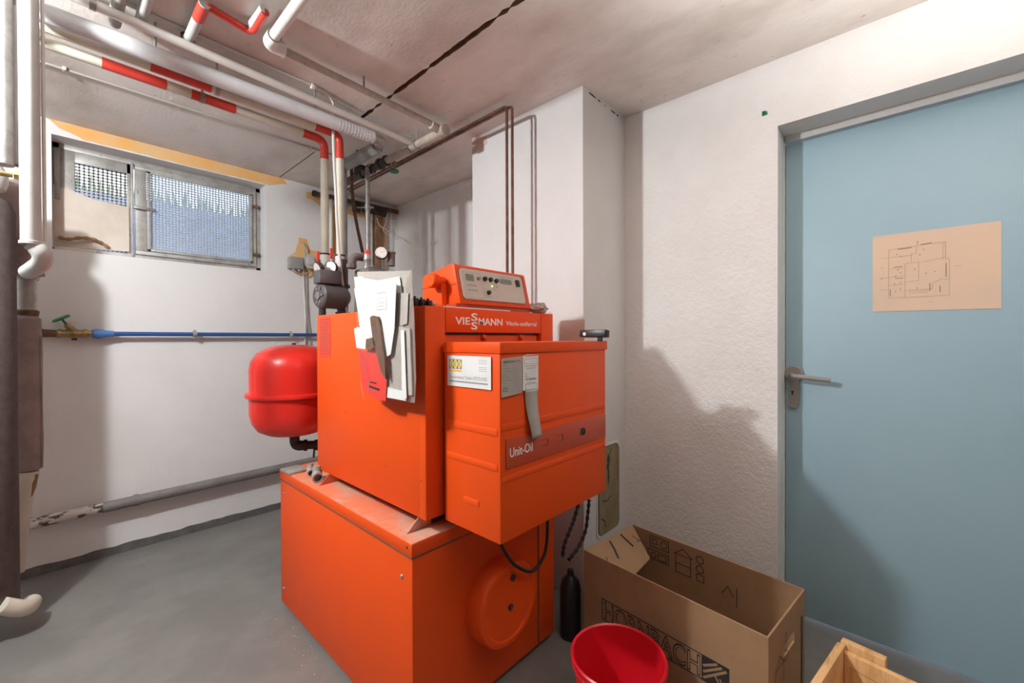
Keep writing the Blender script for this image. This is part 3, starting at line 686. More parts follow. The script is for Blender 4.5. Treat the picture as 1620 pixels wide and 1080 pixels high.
# black clip with a white screw on the cover top
cl = thing('black_clip', 'black clip with a white screw on the right end of the burner cover', 'clip', (1.30, .80, BZ1))
b = MB(); b.cbox((1.292, .795, BZ1+.026), (.030, .105, .026), (0, R(6), R(0)), .003); b.cbox((1.292, .772, BZ1+.006), (.012, .016, .014), (0, 0, 0), .002); b.obj('body', 'black', cl)
b = MB(); b.lathe([(0, .003), (.006, .0025), (.006, 0)][::-1], (1.276, .825, BZ1+.025), (-1, 0, 0), 14); b.obj('screw', 'silver', cl)
# burner cable loop
b = MB(); pts = [(.915, .93, BZ0+.01), (.93, .925, .56), (.985, .915, .46), (1.05, .905, .405), (1.10, .90, .40), (1.145, .90, .44), (1.163, .905, .53), (1.165, .91, BZ0+.01)]
b.tube(smoothp(pts), .0055, 10); tag(b.obj('burner_cable', 'black_rub'), 'black cable looping below the burner cover in front of the round cover', 'cable')
b = MB(); q = P(751, 846, Y=.93)
b.cbox((.905, .93, BZ0-.010), (.035, .03, .022), (0, 0, 0), .003); tag(b.obj('cable_plug', 'steel'), 'small metal cable plug under the left side of the burner cover', 'plug')

# ------------------------------------------------------------------ plastic folder with papers on the boiler side
fo = thing('document_pouch', 'clear plastic pouch stuffed with papers hanging on the boiler side', 'pouch', (UX0-.03, 1.2, .98))
def sp(px, py, x): return P(px, py, X=x)
def sheetobj(name, pts, x, mt, parent, th=.0008, bulge=0, lbl=None):
    """paper sheet in a plane X = x, outlined by pixel corners"""
    b = MB(); b.prism([sp(a, c, x+(bulge*i if bulge else 0)) for i, (a, c) in enumerate(pts)], (th, 0, 0))
    o = b.obj(name, mt, parent, smooth=False)
    if lbl: lab(o, lbl)
    return o
UXP = UX0-.030
sheetobj('pouch_back', [(565,427),(651,427),(656,500),(658,560),(656,636),(600,633),(572,615),(566,540),(563,500)], UXP-.010, 'film', fo)
sheetobj('paper_sheet', [(565,430),(650,428),(647,520),(575,530)], UXP-.013, 'grey_paper', fo)
sheetobj('paper_sheet', [(560,438),(575,437),(590,530),(570,528)], UXP-.015, 'white_paper', fo)
sheetobj('paper_sheet', [(596,444),(632,437),(636,465),(638,565),(622,562)], UXP-.018, 'white_paper', fo)
sheetobj('paper_sheet', [(617,464),(646,463),(644,512),(618,520)], UXP-.020, 'grey_paper', fo)
sheetobj('paper_stack', [(620,520),(632,516),(648,520),(652,625),(612,625),(618,570)], UXP-.022, 'grey_paper', fo, .006)
sheetobj('paper_stack', [(612,612),(640,620),(642,634),(610,628)], UXP-.026, 'white_paper', fo, .003)
sheetobj('paper_stack', [(634,522),(639,522),(643,630),(636,630)], UXP-.0275, 'white_paper', fo, .002)
b = MB(); b.prism([sp(a, c, UXP-.030) for a, c in ((560,456),(566,455),(600,530),(596,538),(573,533))], (.001, 0, 0)); b.obj('paper_sheet', 'white_paper', fo, smooth=False)
big = sheetobj('letter_sheet', [(566,438),(600,444),(627,446),(624,520),(618,560),(612,564),(600,535),(586,533),(573,500)], UXP-.033, 'white_paper', fo, lbl='bright white letter sheet standing out of the pouch')
gm = frame(sp(596, 490, UXP-.0335), (0, -1, 0), (0, 0, 1))
lines('faint_stamp', [[(0, 0), (.055, 0), (.055, .05), (0, .05), (0, 0)], [(.01, .01), (.04, .01)], [(.01, .02), (.045, .02)], [(.01, .035), (.035, .035)]], gm, .0012, 'grey_paper', big)
b = MB(); b.prism([sp(a, c, UXP-.042) for a, c in ((585,502),(589,499),(597,501),(599,506),(608,566),(610,600),(603,588),(590,540))], (.007, 0, 0))
o = tag(b.obj('wooden_stick', 'wood_dk', smooth=False), 'dark brown wooden stick tucked into the plastic pouch', 'stick')
red = sheetobj('red_leaflet', [(566,552),(578,556),(600,545),(612,590),(610,634),(596,632),(574,616)], UXP-.030, 'red_small', fo, lbl='red leaflet with black print')
lines('leaflet_print', [[(0, 0), (.055, -.006)]], frame(sp(585, 611, UXP-.0306), (0, -1, 0), (0, 0, 1)), .007, 'ink', red)
lines('leaflet_print', [[(0, 0), (.035, -.002)]], frame(sp(586, 604, UXP-.0306), (0, -1, 0), (0, 0, 1)), .004, 'ink', red)
lines('leaflet_lines', [[(0, 0), (.035, -.055), (.065, .02)], [(.035, -.055), (.06, -.09), (.062, -.13)], [(.01, -.10), (.03, -.15)]], frame(sp(568, 556, UXP-.0307), (0, -1, 0), (0, 0, 1)), .002, 'ink_grey', red)
sheetobj('paper_flap', [(560,520),(566,517),(588,535),(584,553),(564,550)], UXP-.040, 'white_paper', fo, .001)
sheetobj('brown_photo', [(579,536),(590,534),(594,545),(586,554),(578,552)], UXP-.042, 'wood_dk', fo, .001)
# front film of the pouch, bulged and wrinkled
b = MB(); rows = 12; cols = 12; vs = []
for i in range(rows+1):
    t = i/rows; row = []
    for j in range(cols+1):
        s_ = j/cols
        tl = Vector((562, 520)); tr = Vector((629+3*1, 511)); bl = Vector((574, 617)); br = Vector((657, 637))
        p2 = tl.lerp(tr, s_).lerp(bl.lerp(br, s_), t)
        dep = .012+.038*math.sin(math.pi*s_)**.6*math.sin(math.pi*min(1, (1-t)*.62+.04)) + .0035*math.sin(s_*17+t*5)+.002*math.sin(t*23-s_*9)
        row.append(b.bm.verts.new(sp(p2.x, p2.y, UXP-dep)))
    vs.append(row)
for i in range(rows):
    for j in range(cols): b.bm.faces.new((vs[i][j], vs[i+1][j], vs[i+1][j+1], vs[i][j+1]))
o = b.obj('pouch_front', 'film', fo)
sheetobj('pouch_side', [(637,520),(643,440),(651,427),(655,500),(658,600),(656,637),(645,636)], UXP-.016, 'film_dull', fo)

# ------------------------------------------------------------------ red expansion tank
TX, TY = .775, 2.125
et = thing('expansion_tank', 'red round expansion vessel standing behind the boiler', 'tank', (TX, TY, .72))
rr = .186
prof = [(0, .715), (.06, .718), (.115, .730), (.152, .750), (.176, .785), (rr, .83), (rr, .912)]
b = MB(); b.lathe([(r, z) for r, z in prof], (TX, TY, 0), (0, 0, 1), 64)
b.lathe([(rr, .918), (rr, 1.03), (.179, 1.068), (.156, 1.105), (.115, 1.130), (.06, 1.143), (0, 1.146)], (TX, TY, 0), (0, 0, 1), 64); b.obj('vessel', 'red_tank', et)
b = MB(); b.lathe([(rr-.002, .905), (rr+.014, .907), (rr+.016, .915), (rr+.014, .924), (rr-.002, .926)], (TX, TY, 0), (0, 0, 1), 64); b.obj('rim', 'red_tank', et)
b = MB(); b.lathe([(.009, 1.144), (.009, 1.152), (0, 1.153)], (TX, TY, 0), (0, 0, 1), 12); b.obj('valve_cap', 'black', et)
b = MB(); b.lathe([(.022, .70), (.022, .72)], (TX, TY, 0), (0, 0, 1), 16)
b.tube(rnd([(TX, TY, .72), (TX, TY, .662), (TX+.07, TY-.04, .662), (TX+.17, TY-.10, .648)], .03), [.022]*4+[.024]*4+[.020]*8, 14)
b.lathe([(.027, 0), (.027, .014)], (TX+.035, TY-.02, .662), (.87, -.49, 0), 10); b.lathe([(.026, 0), (.026, .03), (.02, .04)], (TX+.075, TY-.045, .660), (.87, -.49, 0), 8)
o = b.obj('connection_pipe', 'black_iron', et)
b = MB(); b.tube([(TX+.075, TY-.045, .66), (TX+.07, TY-.045, LZT)], .005, 8); b.obj('drain_rod', 'rust', et)

# ------------------------------------------------------------------ pipe builders
def pipe(name, label, pts, r, mt, cat='pipe', rad=.05, seg=16, group=None, bands=(), clips=(), rn=6):
    """one pipe run; bands = (start, end) points of painted sleeves; clips = points with a strap up to the ceiling or back to the wall"""
    pts = [Vector(p) for p in pts]
    root = thing(name, label, cat, pts[0], group)
    b = MB(); b.tube(rnd(pts, rad, rn) if len(pts) > 2 else pts, r, seg); b.obj('tube', mt, root)
    for bp_ in bands:
        b = MB(); b.tube(rnd(bp_, rad, rn) if len(bp_) > 2 else bp_, r+.0009, seg); lab(b.obj('red_band', 'red_tape', root), 'red painted band')
    for c, d in clips:
        c = Vector(c); d = Vector(d); b = MB()
        ax = (pts[1]-pts[0]).normalized() if len(pts) == 2 or (c-pts[0]).length < (c-pts[-1]).length else (pts[-1]-pts[-2]).normalized()
        b.lathe([(r+.0005, -.008), (r+.003, -.008), (r+.003, .008), (r+.0005, .008)], c, ax, seg)
        b.tube([c+d.normalized()*r, c+d], .004, 8); b.obj('pipe_clip', 'steel', root)
    return root
UP = lambda z: Vector((0, 0, H-z))

# big jacketed heating pipe under the ceiling, turning to the window wall and dropping down
z = 2.17; yb = 1.93
t = thing('insulated_pipe', 'thick pale grey jacketed pipe under the ceiling turning down behind the boiler', 'pipe', (-.02, yb, z))
b = MB(); b.tube([(-.06, yb, z), (.9, yb, z)], .029, 24); b.obj('jacket', 'foil', t)
b = MB(); pr = []
for k in range(41):
    x = .9+.185*k/40; pr.append((.029+.0007*math.sin(k*1.9), x-.9))
b.lathe(pr, (.9, yb, z), (1, 0, 0), 24); b.obj('jacket', 'foil', t)
b = MB(); b.lathe([(.024, -.004), (.030, -.004), (.030, .004), (.024, .004)], (1.085, yb, z), (1, 0, 0), 24)
b.tube(rnd([(1.08, yb, z), (1.135, yb, z), (1.135, yb+.06, z-.005)], .045, 8), .024, 20); b.obj('elbow', 'steel', t)
b = MB(); b.tube([(1.135, yb+.05, z-.012), (1.135, 2.30, z-.012)], .033, 6); lab(b.obj('angular_jacket', 'foil_dk', t), 'angular dull grey jacket section')
b = MB(); b.tube(rnd([(1.135, 2.29, z-.012), (1.135, 2.36, z-.012), (1.135, 2.36, 1.20)], .04, 6), .021, 18); lab(b.obj('riser', 'foil_dk', t), 'dark grey vertical section')
for x in (.25, .80):
    b = MB(); b.tube([(x, yb, z+.027), (x, yb, H)], .004, 8); b.obj('hanger_rod', 'steel', t)

# thin pale pipe just above it
pipe('heating_pipe', 'medium white pipe running beside the thick jacketed pipe at the ceiling', [(-.06, 1.850, 2.218), (1.298, 1.928, 2.218)], .0155, 'white_pipe', clips=[((.09, 1.857, 2.218), (0, 0, .067))])
# conduit with a knotted cable end
t = thing('cable_conduit', 'thin white conduit on the ceiling ending in a bent cable', 'conduit', (-.06, 1.885, H-.008))
b = MB(); b.tube([(-.06, 1.880, H-.005), (.775, 1.893, H-.006)], .0052, 10); b.obj('conduit', 'cable', t)
b = MB(); b.lathe([(.0, -.006), (.012, -.006), (.014, .004), (.010, .016), (.005, .020)], (.775, 1.893, H-.010), (1, 0, 0), 14); b.obj('conduit_end', 'cable', t)
b = MB(); b.tube(smoothp([(.79, 1.893, H-.010), (.84, 1.905, H-.008), (.875, 1.92, H-.022), (.89, 1.94, H-.045), (.90, 1.97, H-.058)]), .0052, 8); b.obj('cable_end', 'cable', t)
# cream pipes with red bands, with risers down to the pump group
def F1p(px, py): return P(px, py, Y=2.088)
z1 = 2.150
pipe('flow_pipe', 'cream pipe with red bands nearest the window, bending down to the pump', [(-.06, 2.075, z1), (.911, 2.092, z1), (.911, 2.092, 1.565)], .0185, 'cream', rad=.045,
     bands=[[(.122, 2.078, z1), (.300, 2.081, z1)], [(.378, 2.083, z1), (.530, 2.085, z1)], [(.808, 2.090, z1), (.911, 2.092, z1), (.911, 2.092, 2.055)]],
     clips=[((.415, 2.084, z1), (0, 0, H-z1))])
z2 = 2.168
pipe('return_pipe', 'cream pipe with red bands half hidden beside the thick jacketed pipe', [(-.06, 2.005, z2), (.955, 2.022, z2), (.955, 2.022, 1.545)], .0185, 'cream', rad=.045,
     bands=[[(.245, 2.010, z2), (.430, 2.013, z2)], [(.835, 2.020, z2), (.955, 2.022, z2), (.955, 2.022, 2.05)]],
     clips=[((.45, 2.014, z2), (0, 0, H-z2))])
# cables running down beside the risers
def cabl(name, label, pts, r, mt, cat='cable', n=8):
    b = MB(); b.tube(smoothp(pts, n), r, 8); return tag(b.obj(name, mt), label, cat)
cabl('white_cable', 'thick white cable hanging between the two red-banded risers', [P(527, 207, Y=1.985), P(528.5, 255, Y=1.985), P(531, 300, Y=1.985), P(533, 350, Y=1.985), P(536.5, 400, Y=1.985), P(541, 440, Y=1.985), P(549, 493, Y=1.985), (.99, 1.985, 1.25)], .0068, 'cable')
# upper cross pipes at the top left of the picture
def zp(px, py, z): return P(px, py, Z=z)
pipe('riser_branch', 'wide pale pipe crossing the ceiling at the top left, leftmost of three', [Vector((zp(188, 0, 2.256).x, .9, 2.256)), Vector((zp(188, 0, 2.256).x, 1.985, 2.256))], .018, 'tex_white')
pipe('riser_branch', 'white pipe crossing the ceiling, between the wide pale one and the red-ended one', [Vector((zp(232, 0, 2.257).x, .9, 2.257)), Vector((zp(232, 0, 2.257).x, 1.915, 2.257))], .0165, 'dimmed_white')
z5 = 2.253; q = zp(322, 10, z5); xr, yr = q.x, q.y; xe_ = zp(418, 22, z5).x
t = pipe('red_ended_pipe', 'white pipe with a red painted bend beside the ceiling at the top', [(xr, 1.90, z5), (xr, yr-.02, z5)], .0165, 'dimmed_white')
b = MB(); b.tube([(xr, yr+.075, z5), (xr, yr-.015, z5)], .0175, 16); b.tube(rnd([(xr, yr+.02, z5), (xr, yr-.012, z5), (xe_, yr+.02, z5), (xe_, yr-.12, z5)], .035, 6), .0125, 14); lab(b.obj('red_bend', 'red_tape', t), 'red painted bend')
b = MB(); b.tube([(xe_-.006, yr-.002, z5+.010), (xe_-.002, yr-.12, z5+.010)], .015, 12); b.obj('white_socket', 'white_pipe', t)
b = MB(); b.tube(rnd([(xr, 1.885, z5), (xr, 1.925, z5), (xr, 1.925, H)], .015), .0185, 14); b.obj('rusty_elbow', 'rust', t)
# pipe coming out of the ceiling corner, along the ceiling and into the header
x4 = .528; y4 = 1.655; z4 = 2.225
t = thing('ceiling_pipe', 'white pipe with an elbow turning into a dull run along the ceiling', 'pipe', (x4, y4, z4))
b = MB(); b.tube([(x4, .9, z4), (x4, y4-.02, z4)], .0175, 18); b.obj('white_tube', 'white_pipe', t)
b = MB(); b.tube(rnd([(x4, y4-.05, z4), (x4, y4+.006, z4), (x4+.05, y4+.006, z4)], .035, 8), .0235, 18); b.lathe([(.026, 0), (.026, .012)], (x4+.04, y4+.006, z4), (1, 0, 0), 18); b.lathe([(.024, 0), (.024, .01)], (x4, y4-.055, z4), (0, 1, 0), 18); b.obj('elbow', 'white_pipe', t)
b = MB(); b.tube([(x4+.04, y4+.006, z4), (1.33, 1.70, z4)], .0140, 16); lab(b.obj('dull_tube', 'dull_pipe', t), 'dull beige tube')
b = MB(); b.tube([(.9, 1.678, z4), (.9, 1.678, H)], .004, 8); b.obj('pipe_clip', 'steel', t)
# header along Y into the corner over the boiler
t = thing('header_pipe', 'dull beige header pipe running to the window wall with black fittings', 'pipe', (1.32, 1.68, 2.205))
b = MB(); b.tube([(1.322, 1.655, 2.205), (1.318, 2.22, 2.205)], .0205, 18); b.obj('tube', 'dull_pipe', t)
b = MB(); b.lathe([(.018, -.01), (.027, -.01), (.027, .03), (.022, .034)], (1.322, 1.668, 2.205), (0, 1, 0), 20); b.tube([(1.26, 1.694, 2.218), (1.322, 1.694, 2.21)], .021, 16); b.obj('elbow', 'dull_pipe', t)
b = MB(); b.lathe([(.021, 0), (.030, 0), (.030, .02), (.024, .025), (.024, .06), (.032, .065), (.032, .09), (.022, .095)], (1.318, 2.19, 2.205), (0, 1, 0), 8)
b.tube([(1.318, 2.28, 2.205), (1.316, 2.75, 2.205)], .022, 14); b.lathe([(.030, 0), (.030, .025)], (1.317, 2.36, 2.205), (0, 1, 0), 8); b.lathe([(.031, 0), (.031, .03), (.024, .04)], (1.317, 2.47, 2.205), (0, 1, 0), 8)
b.tube([(1.317, 2.40, 2.205), (1.22, 2.40, 2.205)], .018, 12); b.tube([(1.23, 2.36, 2.285), (1.23, 2.40, 2.15)], .013, 10); b.obj('black_fittings', 'black_iron', t)
for y in (1.90, 1.96):
    b = MB(); b.lathe([(.021, -.007), (.0245, -.007), (.0245, .007), (.021, .007)], (1.32, y, 2.205), (0, 1, 0), 18); b.tube([(1.32, y, 2.225), (1.32, y, H)], .003, 6); b.obj('pipe_clip', 'steel', t)
b = MB(); q = Vector((1.35, 2.17, 2.200)); b.lathe([(.013, 0), (.013, .02), (.006, .024), (.006, .05)], q, (0, 0, -1), 12); vs_ = b.obj('valve_stem', 'brass', t)
b = MB(); b.lathe([(.004, .048), (.026, .050), (.028, .055), (.025, .060), (0, .060)], q, (0, 0, -1), 20); b.obj('valve_wheel', 'green', t)
# steel riser from the header
hx = P(573, 285, Y=2.36)
pipe('steel_riser', 'slim galvanised riser with a collar standing behind the grey boiler fitting', [Vector((1.285, 2.36, 2.20)), Vector((1.285, 2.36, 1.50))], .0135, 'steel')
b = MB(); q = P(573, 326, Y=2.36); b.lathe([(.0145, -.012), (.019, -.012), (.019, .012), (.0145, .012)], (1.285, 2.36, q.z), (0, 0, 1), 16); b.tube([(1.285, 2.34, q.z), (1.31, 2.335, q.z)], .007, 8); b.tube([(1.285, 2.36, q.z), (1.25, 2.42, q.z+.005)], .004, 8)
tag(b.obj('pipe_collar', 'steel'), 'bright clamp collar halfway up the slim galvanised riser', 'clamp')
# strap and rusty duct
b = MB(); pts = [P(556, 252, Y=2.42), P(557, 300, Y=2.42), P(560, 330, Y=2.42), P(566, 362, Y=2.42), P(574, 400, Y=2.42)]
for a, c in zip(pts, pts[1:]):
    b.prism([a+Vector((-.010, 0, 0)), a+Vector((.010, 0, 0)), c+Vector((.010, 0, 0)), c+Vector((-.010, 0, 0))], (0, .003, 0))
tag(b.obj('steel_strap', 'rust', smooth=False), 'rusty brown metal strap slanting down left of the slim galvanised riser', 'strap')
a = P(594, 338, Y=3.10); c = P(607, 425, Y=3.10)
b = MB(); b.box(a.x, c.x, 3.10, YW, 1.55, 2.19, .003); tag(b.obj('rusty_duct', 'rust_or'), 'brown rusty vertical duct on the window wall near the corner', 'duct')
b = MB(); b.tube([(a.x-.022, 3.12, 1.55), (a.x-.022, 3.12, 2.20)], .012, 12); tag(b.obj('rusty_pipe', 'galv'), 'mottled grey pipe directly left of the brown rusty duct', 'pipe')
# high dark pipe on the window wall
t = pipe('dark_wall_pipe', 'dark horizontal pipe high on the window wall into the corner', [(1.285, 3.115, 2.222), (1.965, 3.115, 2.236)], .0175, 'rust')
b = MB(); b.lathe([(.014, -.002), (.022, -.002), (.022, .02), (.018, .022)], (1.275, 3.115, 2.222), (1, 0, 0), 16); b.lathe([(0, .002), (.015, .002)], (1.275, 3.115, 2.222), (1, 0, 0), 16); b.obj('end_socket', 'black_iron', t)
b = MB(); b.cbox((1.74, 3.105, 2.20), (.17, .05, .06), (0, 0, 0), .012); b.cbox((1.60, 3.11, 2.195), (.06, .04, .08), (0, 0, 0), .01); b.lathe([(.025, 0), (.028, .03), (.020, .05)], (1.83, 3.10, 2.22), (0, 0, -1), 10); b.obj('grimy_fittings', 'black_iron', t)
pipe('thin_rusty_riser', 'thin rusty white riser on the wall between the two cream risers', [(P(523.5, 330, Y=3.12).x, 3.12, 2.21), (P(523.5, 400, Y=3.12).x, 3.12, 1.60)], .013, 'white_pipe')
# looped thin wires in the corner
cabl('sensor_wire', 'thin pale wire looped in the far corner and hanging to the fitting', [P(596, 345, Y=3.08), P(600, 356, Y=3.0), P(608, 361, Y=2.9), P(616, 367, Y=2.8), P(622, 366, Y=2.7), P(626, 357, Y=2.7), P(624, 349, Y=2.7), P(620, 353, Y=2.7), P(622, 366, Y=2.6), P(622.5, 385, Y=2.4), P(622, 403, Y=1.95)], .0028, 'cable')
cabl('thin_wire', 'thin pale wire dropping from the high pipe beside the loop', [P(612, 338, Y=3.08), P(611, 352, Y=3.05), P(606, 363, Y=3.05), P(613, 370, Y=3.05), P(619, 366, Y=3.05), P(619, 340, Y=3.08)], .0028, 'cable')
# twin copper pipes
for i, (dx, lbl) in enumerate(((0, 'left one of the twin thin copper pipes dropping behind the control box'), (.026, 'right one of the twin thin copper pipes dropping behind the control box'))):
    x = 1.430+dx*.45; yv = 1.345-dx*.9
    zc = 2.247+ (0 if i == 0 else -.004)
    pipe('copper_pipe', lbl, [(x+.012+.012*i, 2.95, zc), (x, yv, zc), (x, yv, .75)], .0068, 'copper', rad=.022, seg=10, group='twin copper pipes')
# conduit along the ceiling over the window
t = thing('ceiling_cable', 'thin dark cable clipped to the ceiling above the window', 'cable', (-.06, 2.52, H-.004))
b = MB(); b.tube([(-.3, 2.525, H-.005), (1.30, 2.518, H-.005)], .0045, 8); b.obj('cable', 'cable_gr', t)
for px, py in ((102, 102), (486, 237)):
    q = P(px, py, Z=H); b = MB(); b.box(q.x-.006, q.x+.006, 2.508, 2.535, H-.013, H, .002); b.obj('clip', 'jb_light', t)

# ------------------------------------------------------------------ pump group behind the boiler
pu = thing('circulation_pump', 'charcoal circulation pump with two gauges under the red-banded risers', 'pump', (.95, 2.04, 1.24))
py_ = 2.00
a = P(497, 466, Y=py_-.02); c = P(545, 470, Y=py_)
zc = a.z-.002
b = MB(); b.lathe([(0, -.004), (.050, -.004), (.058, .004), (.058, .115), (.050, .125), (.036, .14)], Vector((a.x+.025, 1.985, zc)), (.93, .10, 0), 32); b.obj('motor', 'pump', pu)
b = MB(); b.lathe([(0, -.010), (.018, -.010), (.018, -.004)], Vector((a.x+.025, 1.985, zc)), (.93, .10, 0), 16)
for k in range(6):
    an = R(60*k); o_ = Vector((a.x+.020, 1.985+.036*math.cos(an), zc+.036*math.sin(an))); b.cbox(o_, (.006, .016, .010), (an, 0, 0), .002)
b.obj('end_plate', 'steel', pu)
b = MB(); b.box(a.x+.012, a.x+.115, 1.945, 2.02, zc+.055, zc+.118, .006); b.obj('terminal_box', 'pump', pu)
b = MB(); b.tube([(.965, 2.02, 1.56), (.965, 2.02, 1.22)], [.026, .026], 18)
b.lathe([(.034, 0), (.034, .015)], (.965, 2.02, zc+.05), (0, 0, 1), 18); b.lathe([(.034, 0), (.034, .015)], (.965, 2.02, zc-.085), (0, 0, 1), 18); b.obj('pump_body', 'pump', pu)
b = MB(); b.tube([(.900, 2.10, 1.56), (.900, 2.10, 1.20)], .0165, 16); b.obj('lower_pipe', 'pump', pu)
for (x, y, zt) in ((.911, 2.092, 1.585), (.955, 2.022, 1.575)):
    b = MB(); b.tube([(x, y, zt), (x, y, zt-.012), (x, y, zt-.05), (x, y, zt-.055), (x+.002, y, zt-.14)], [.0225, .0235, .0235, .019, .021], 16); b.obj('coupling', 'white_pipe', pu)
    b = MB(); b.lathe([(.024, 0), (.024, .008)], (x, y, zt), (0, 0, 1), 16); b.obj('union_ring', 'black_iron', pu)
for (px, py, yy, nr) in ((529, 443, 1.95, 0), (505.0, 424, 1.95, 0)):
    pass
def gauge(px, py, y, r, ax, parent, name='gauge'):
    q = P(px, py, Y=y); g = MB(); g.lathe([(r*.5, -.022), (r, -.018), (r, 0), (r*.95, .003)], q, ax, 28); o = g.obj(name, 'black_iron', parent)
    g = MB(); g.lathe([(r*.93, .0), (r*.90, .002), (0, .002)], q, ax, 28); lab(g.obj('dial', 'gauge', parent), 'pale round dial')
    av = Vector(ax).normalized(); u = av.cross(Vector((0, 0, 1))).normalized(); v = u.cross(av)
    fm_ = frame(q+av*.0024, -u if (-u).cross(v).dot(av) > 0 else u, v)
    lines('dial_marks', [[(r*.70*math.cos(R(t_)), r*.70*math.sin(R(t_))), (r*.84*math.cos(R(t_)), r*.84*math.sin(R(t_)))] for t_ in range(-45, 226, 30)] + [[(-r*.1, -r*.05), (r*.45, r*.2)]], fm_, .0014, 'ink_grey', parent)
    return q
gauge(522.5, 423, 1.985, .0300, (-.75, -.66, .05), pu); gauge(502, 425, 1.985, .0300, (-.95, -.1, -.35), pu)
for px, py in ((503, 406), (524, 401)):
    q = P(px, py, Y=1.99); b = MB(); b.box(q.x-.006, q.x+.006, 1.985, 1.995, q.z-.025, q.z+.025, .002); lab(b.obj('valve_lever', 'red_small', pu), 'red valve lever')
b = MB(); q = P(528, 440, Y=2.0); b.cbox((q.x-.010, 2.01, q.z), (.06, .05, .045), (0, 0, .2), .008); b.cbox((.905, 2.09, 1.46), (.04, .045, .05), (0, 0, 0), .008); b.obj('valve_bodies', 'hyd', pu)
b = MB(); q = P(547, 410, Y=2.01); b.tube([(.955, 2.022, q.z), (q.x, 2.01, q.z)], .010, 12); b.lathe([(.014, 0), (.014, .014)], (q.x-.01, 2.012, q.z), (1, 0, 0), 8); b.obj('side_stub', 'steel', pu)

# insulated safety group behind the boiler
sg_ = thing('safety_group', 'dusty grey insulated fitting with a round gauge behind the papers', 'boiler fitting', (1.05, 1.85, 1.2))
ya, yb2 = 1.80, 1.93
def sx(px, y=ya): return P(px, 430, Y=y).x
b = MB(); x0, x1 = sx(558, 1.93), sx(640); zt = P(575, 418, Y=ya).z
b.prism([(x0, ya, 1.14), (x1+.02, ya, 1.14), (x1+.02, ya, zt-.045), (x1-.03, ya, zt-.028), (x0+.05, ya, zt+.004), (x0+.008, ya, zt-.010)], (0, .13, 0))
bmesh.ops.bevel(b.bm, geom=list(b.bm.edges), offset=.007, segments=2, profile=.5, affect='EDGES'); b.obj('insulation_shell', 'hyd', sg_)
q = P(581, 401, Y=1.86); b = MB(); b.lathe([(.016, 0), (.016, .02), (.020, .024), (.020, .032), (.014, .036), (.014, .048)], (q.x, 1.86, zt-.03), (0, 0, 1), 16); b.lathe([(.0165, 0), (.0165, .03), (.019, .034), (.017, .04), (.017, .06)], (q.x, 1.86, zt+.0), (0, 0, 1), 16); b.obj('valve', 'steel', sg_)
b = MB(); b.lathe([(.015, .0), (.015, .022), (.012, .024), (0, .024)], (q.x, 1.86, zt+.055), (0, 0, 1), 8); lab(b.obj('valve_cap', 'red_small', sg_), 'red valve cap')
q = gauge(603, 399.5, 1.86, .031, (-.60, -.80, .08), sg_, 'pressure_gauge')
b = MB(); b.tube([(q.x+.01, 1.87, q.z-.02), (q.x+.008, 1.87, zt-.04)], .008, 10); b.lathe([(.013, 0), (.013, .014)], (q.x+.008, 1.87, zt-.006), (0, 0, 1), 6); b.obj('gauge_stem', 'steel', sg_)
q = P(619, 411, Y=1.86); b = MB(); b.lathe([(.018, -.03), (.018, .028), (.022, .030), (.022, .038), (0, .040)], (q.x, 1.86, q.z), (0, 0, 1), 20); b.obj('air_vent', 'hyd', sg_)
q = P(563, 404, Y=1.88); b = MB(); b.tube(rnd([(q.x+.055, 1.90, q.z), (q.x-.005, 1.90, q.z), (q.x-.012, 1.90, q.z-.06)], .03, 6), .019, 16); b.lathe([(.024, 0), (.024, .018)], (q.x-.012, 1.90, q.z-.058), (0, 0, 1), 8); b.obj('elbow', 'hyd', sg_)

# ------------------------------------------------------------------ wall electrics and pipes on the window wall
jbm = thing('junction_box', 'square grey junction box on the wall left of the gauges', 'junction box', (1.16, 3.12, 1.68))
q = P(469, 416, Y=3.11)
b = MB(); b.box(q.x-.045, q.x+.045, 3.10, YW, q.z-.042, q.z+.042, .005); b.obj('box', 'jb', jbm)
b = MB(); b.tube([(q.x-.02, 3.12, q.z-.040), (q.x-.02, 3.12, q.z-.055)], .010, 10); b.tube([(q.x+.02, 3.12, q.z-.040), (q.x+.02, 3.12, q.z-.055)], .010, 10); b.obj('gland', 'jb', jbm)
q = P(491, 413, Y=3.11)
t = thing('light_switch_box', 'larger pale grey wall box directly right of the square junction box', 'junction box', (q.x, 3.12, q.z))
b = MB(); b.prism([frame((q.x, 3.11, q.z), (1, 0, 0), (0, 0, 1)) @ Vector((.048*math.cos(R(22.5+45*k)), .056*math.sin(R(22.5+45*k)), 0)) for k in range(8)], (0, .045, 0)); b.obj('box', 'jb_light', t)
b = MB(); b.lathe([(.030, 0), (.030, .012), (.024, .016), (0, .016)], (q.x, 3.11, q.z), (0, -1, 0), 20); b.obj('dial_cover', 'jb_light', t)
cabl('grey_cable', 'grey cable rising from the wall boxes to the ceiling edge on orange filler', [P(477, 383, Y=3.14), P(481, 387, Y=3.12), P(482.5, 400, Y=3.12), P(480, 415, Y=3.13), P(481, 425, Y=3.13)], .0055, 'cable_gr')
cabl('white_cable', 'white cable hanging from the wall boxes past the blue pipe, left of two', [P(480, 418, Y=3.14), P(480, 440, Y=3.14), P(481.5, 470, Y=3.14), P(483, 500, Y=3.135), P(482.5, 530, Y=3.135), P(481.5, 560, Y=3.14), P(481, 640, Y=3.14)], .0062, 'cable')
cabl('thin_cable', 'thin grey cable hanging from the wall boxes past the blue pipe, right of two', [P(484, 430, Y=3.14), P(485, 470, Y=3.14), P(487, 505, Y=3.14), P(490, 530, Y=3.14), P(490.5, 560, Y=3.14), P(490, 640, Y=3.14)], .0038, 'cable_gr')
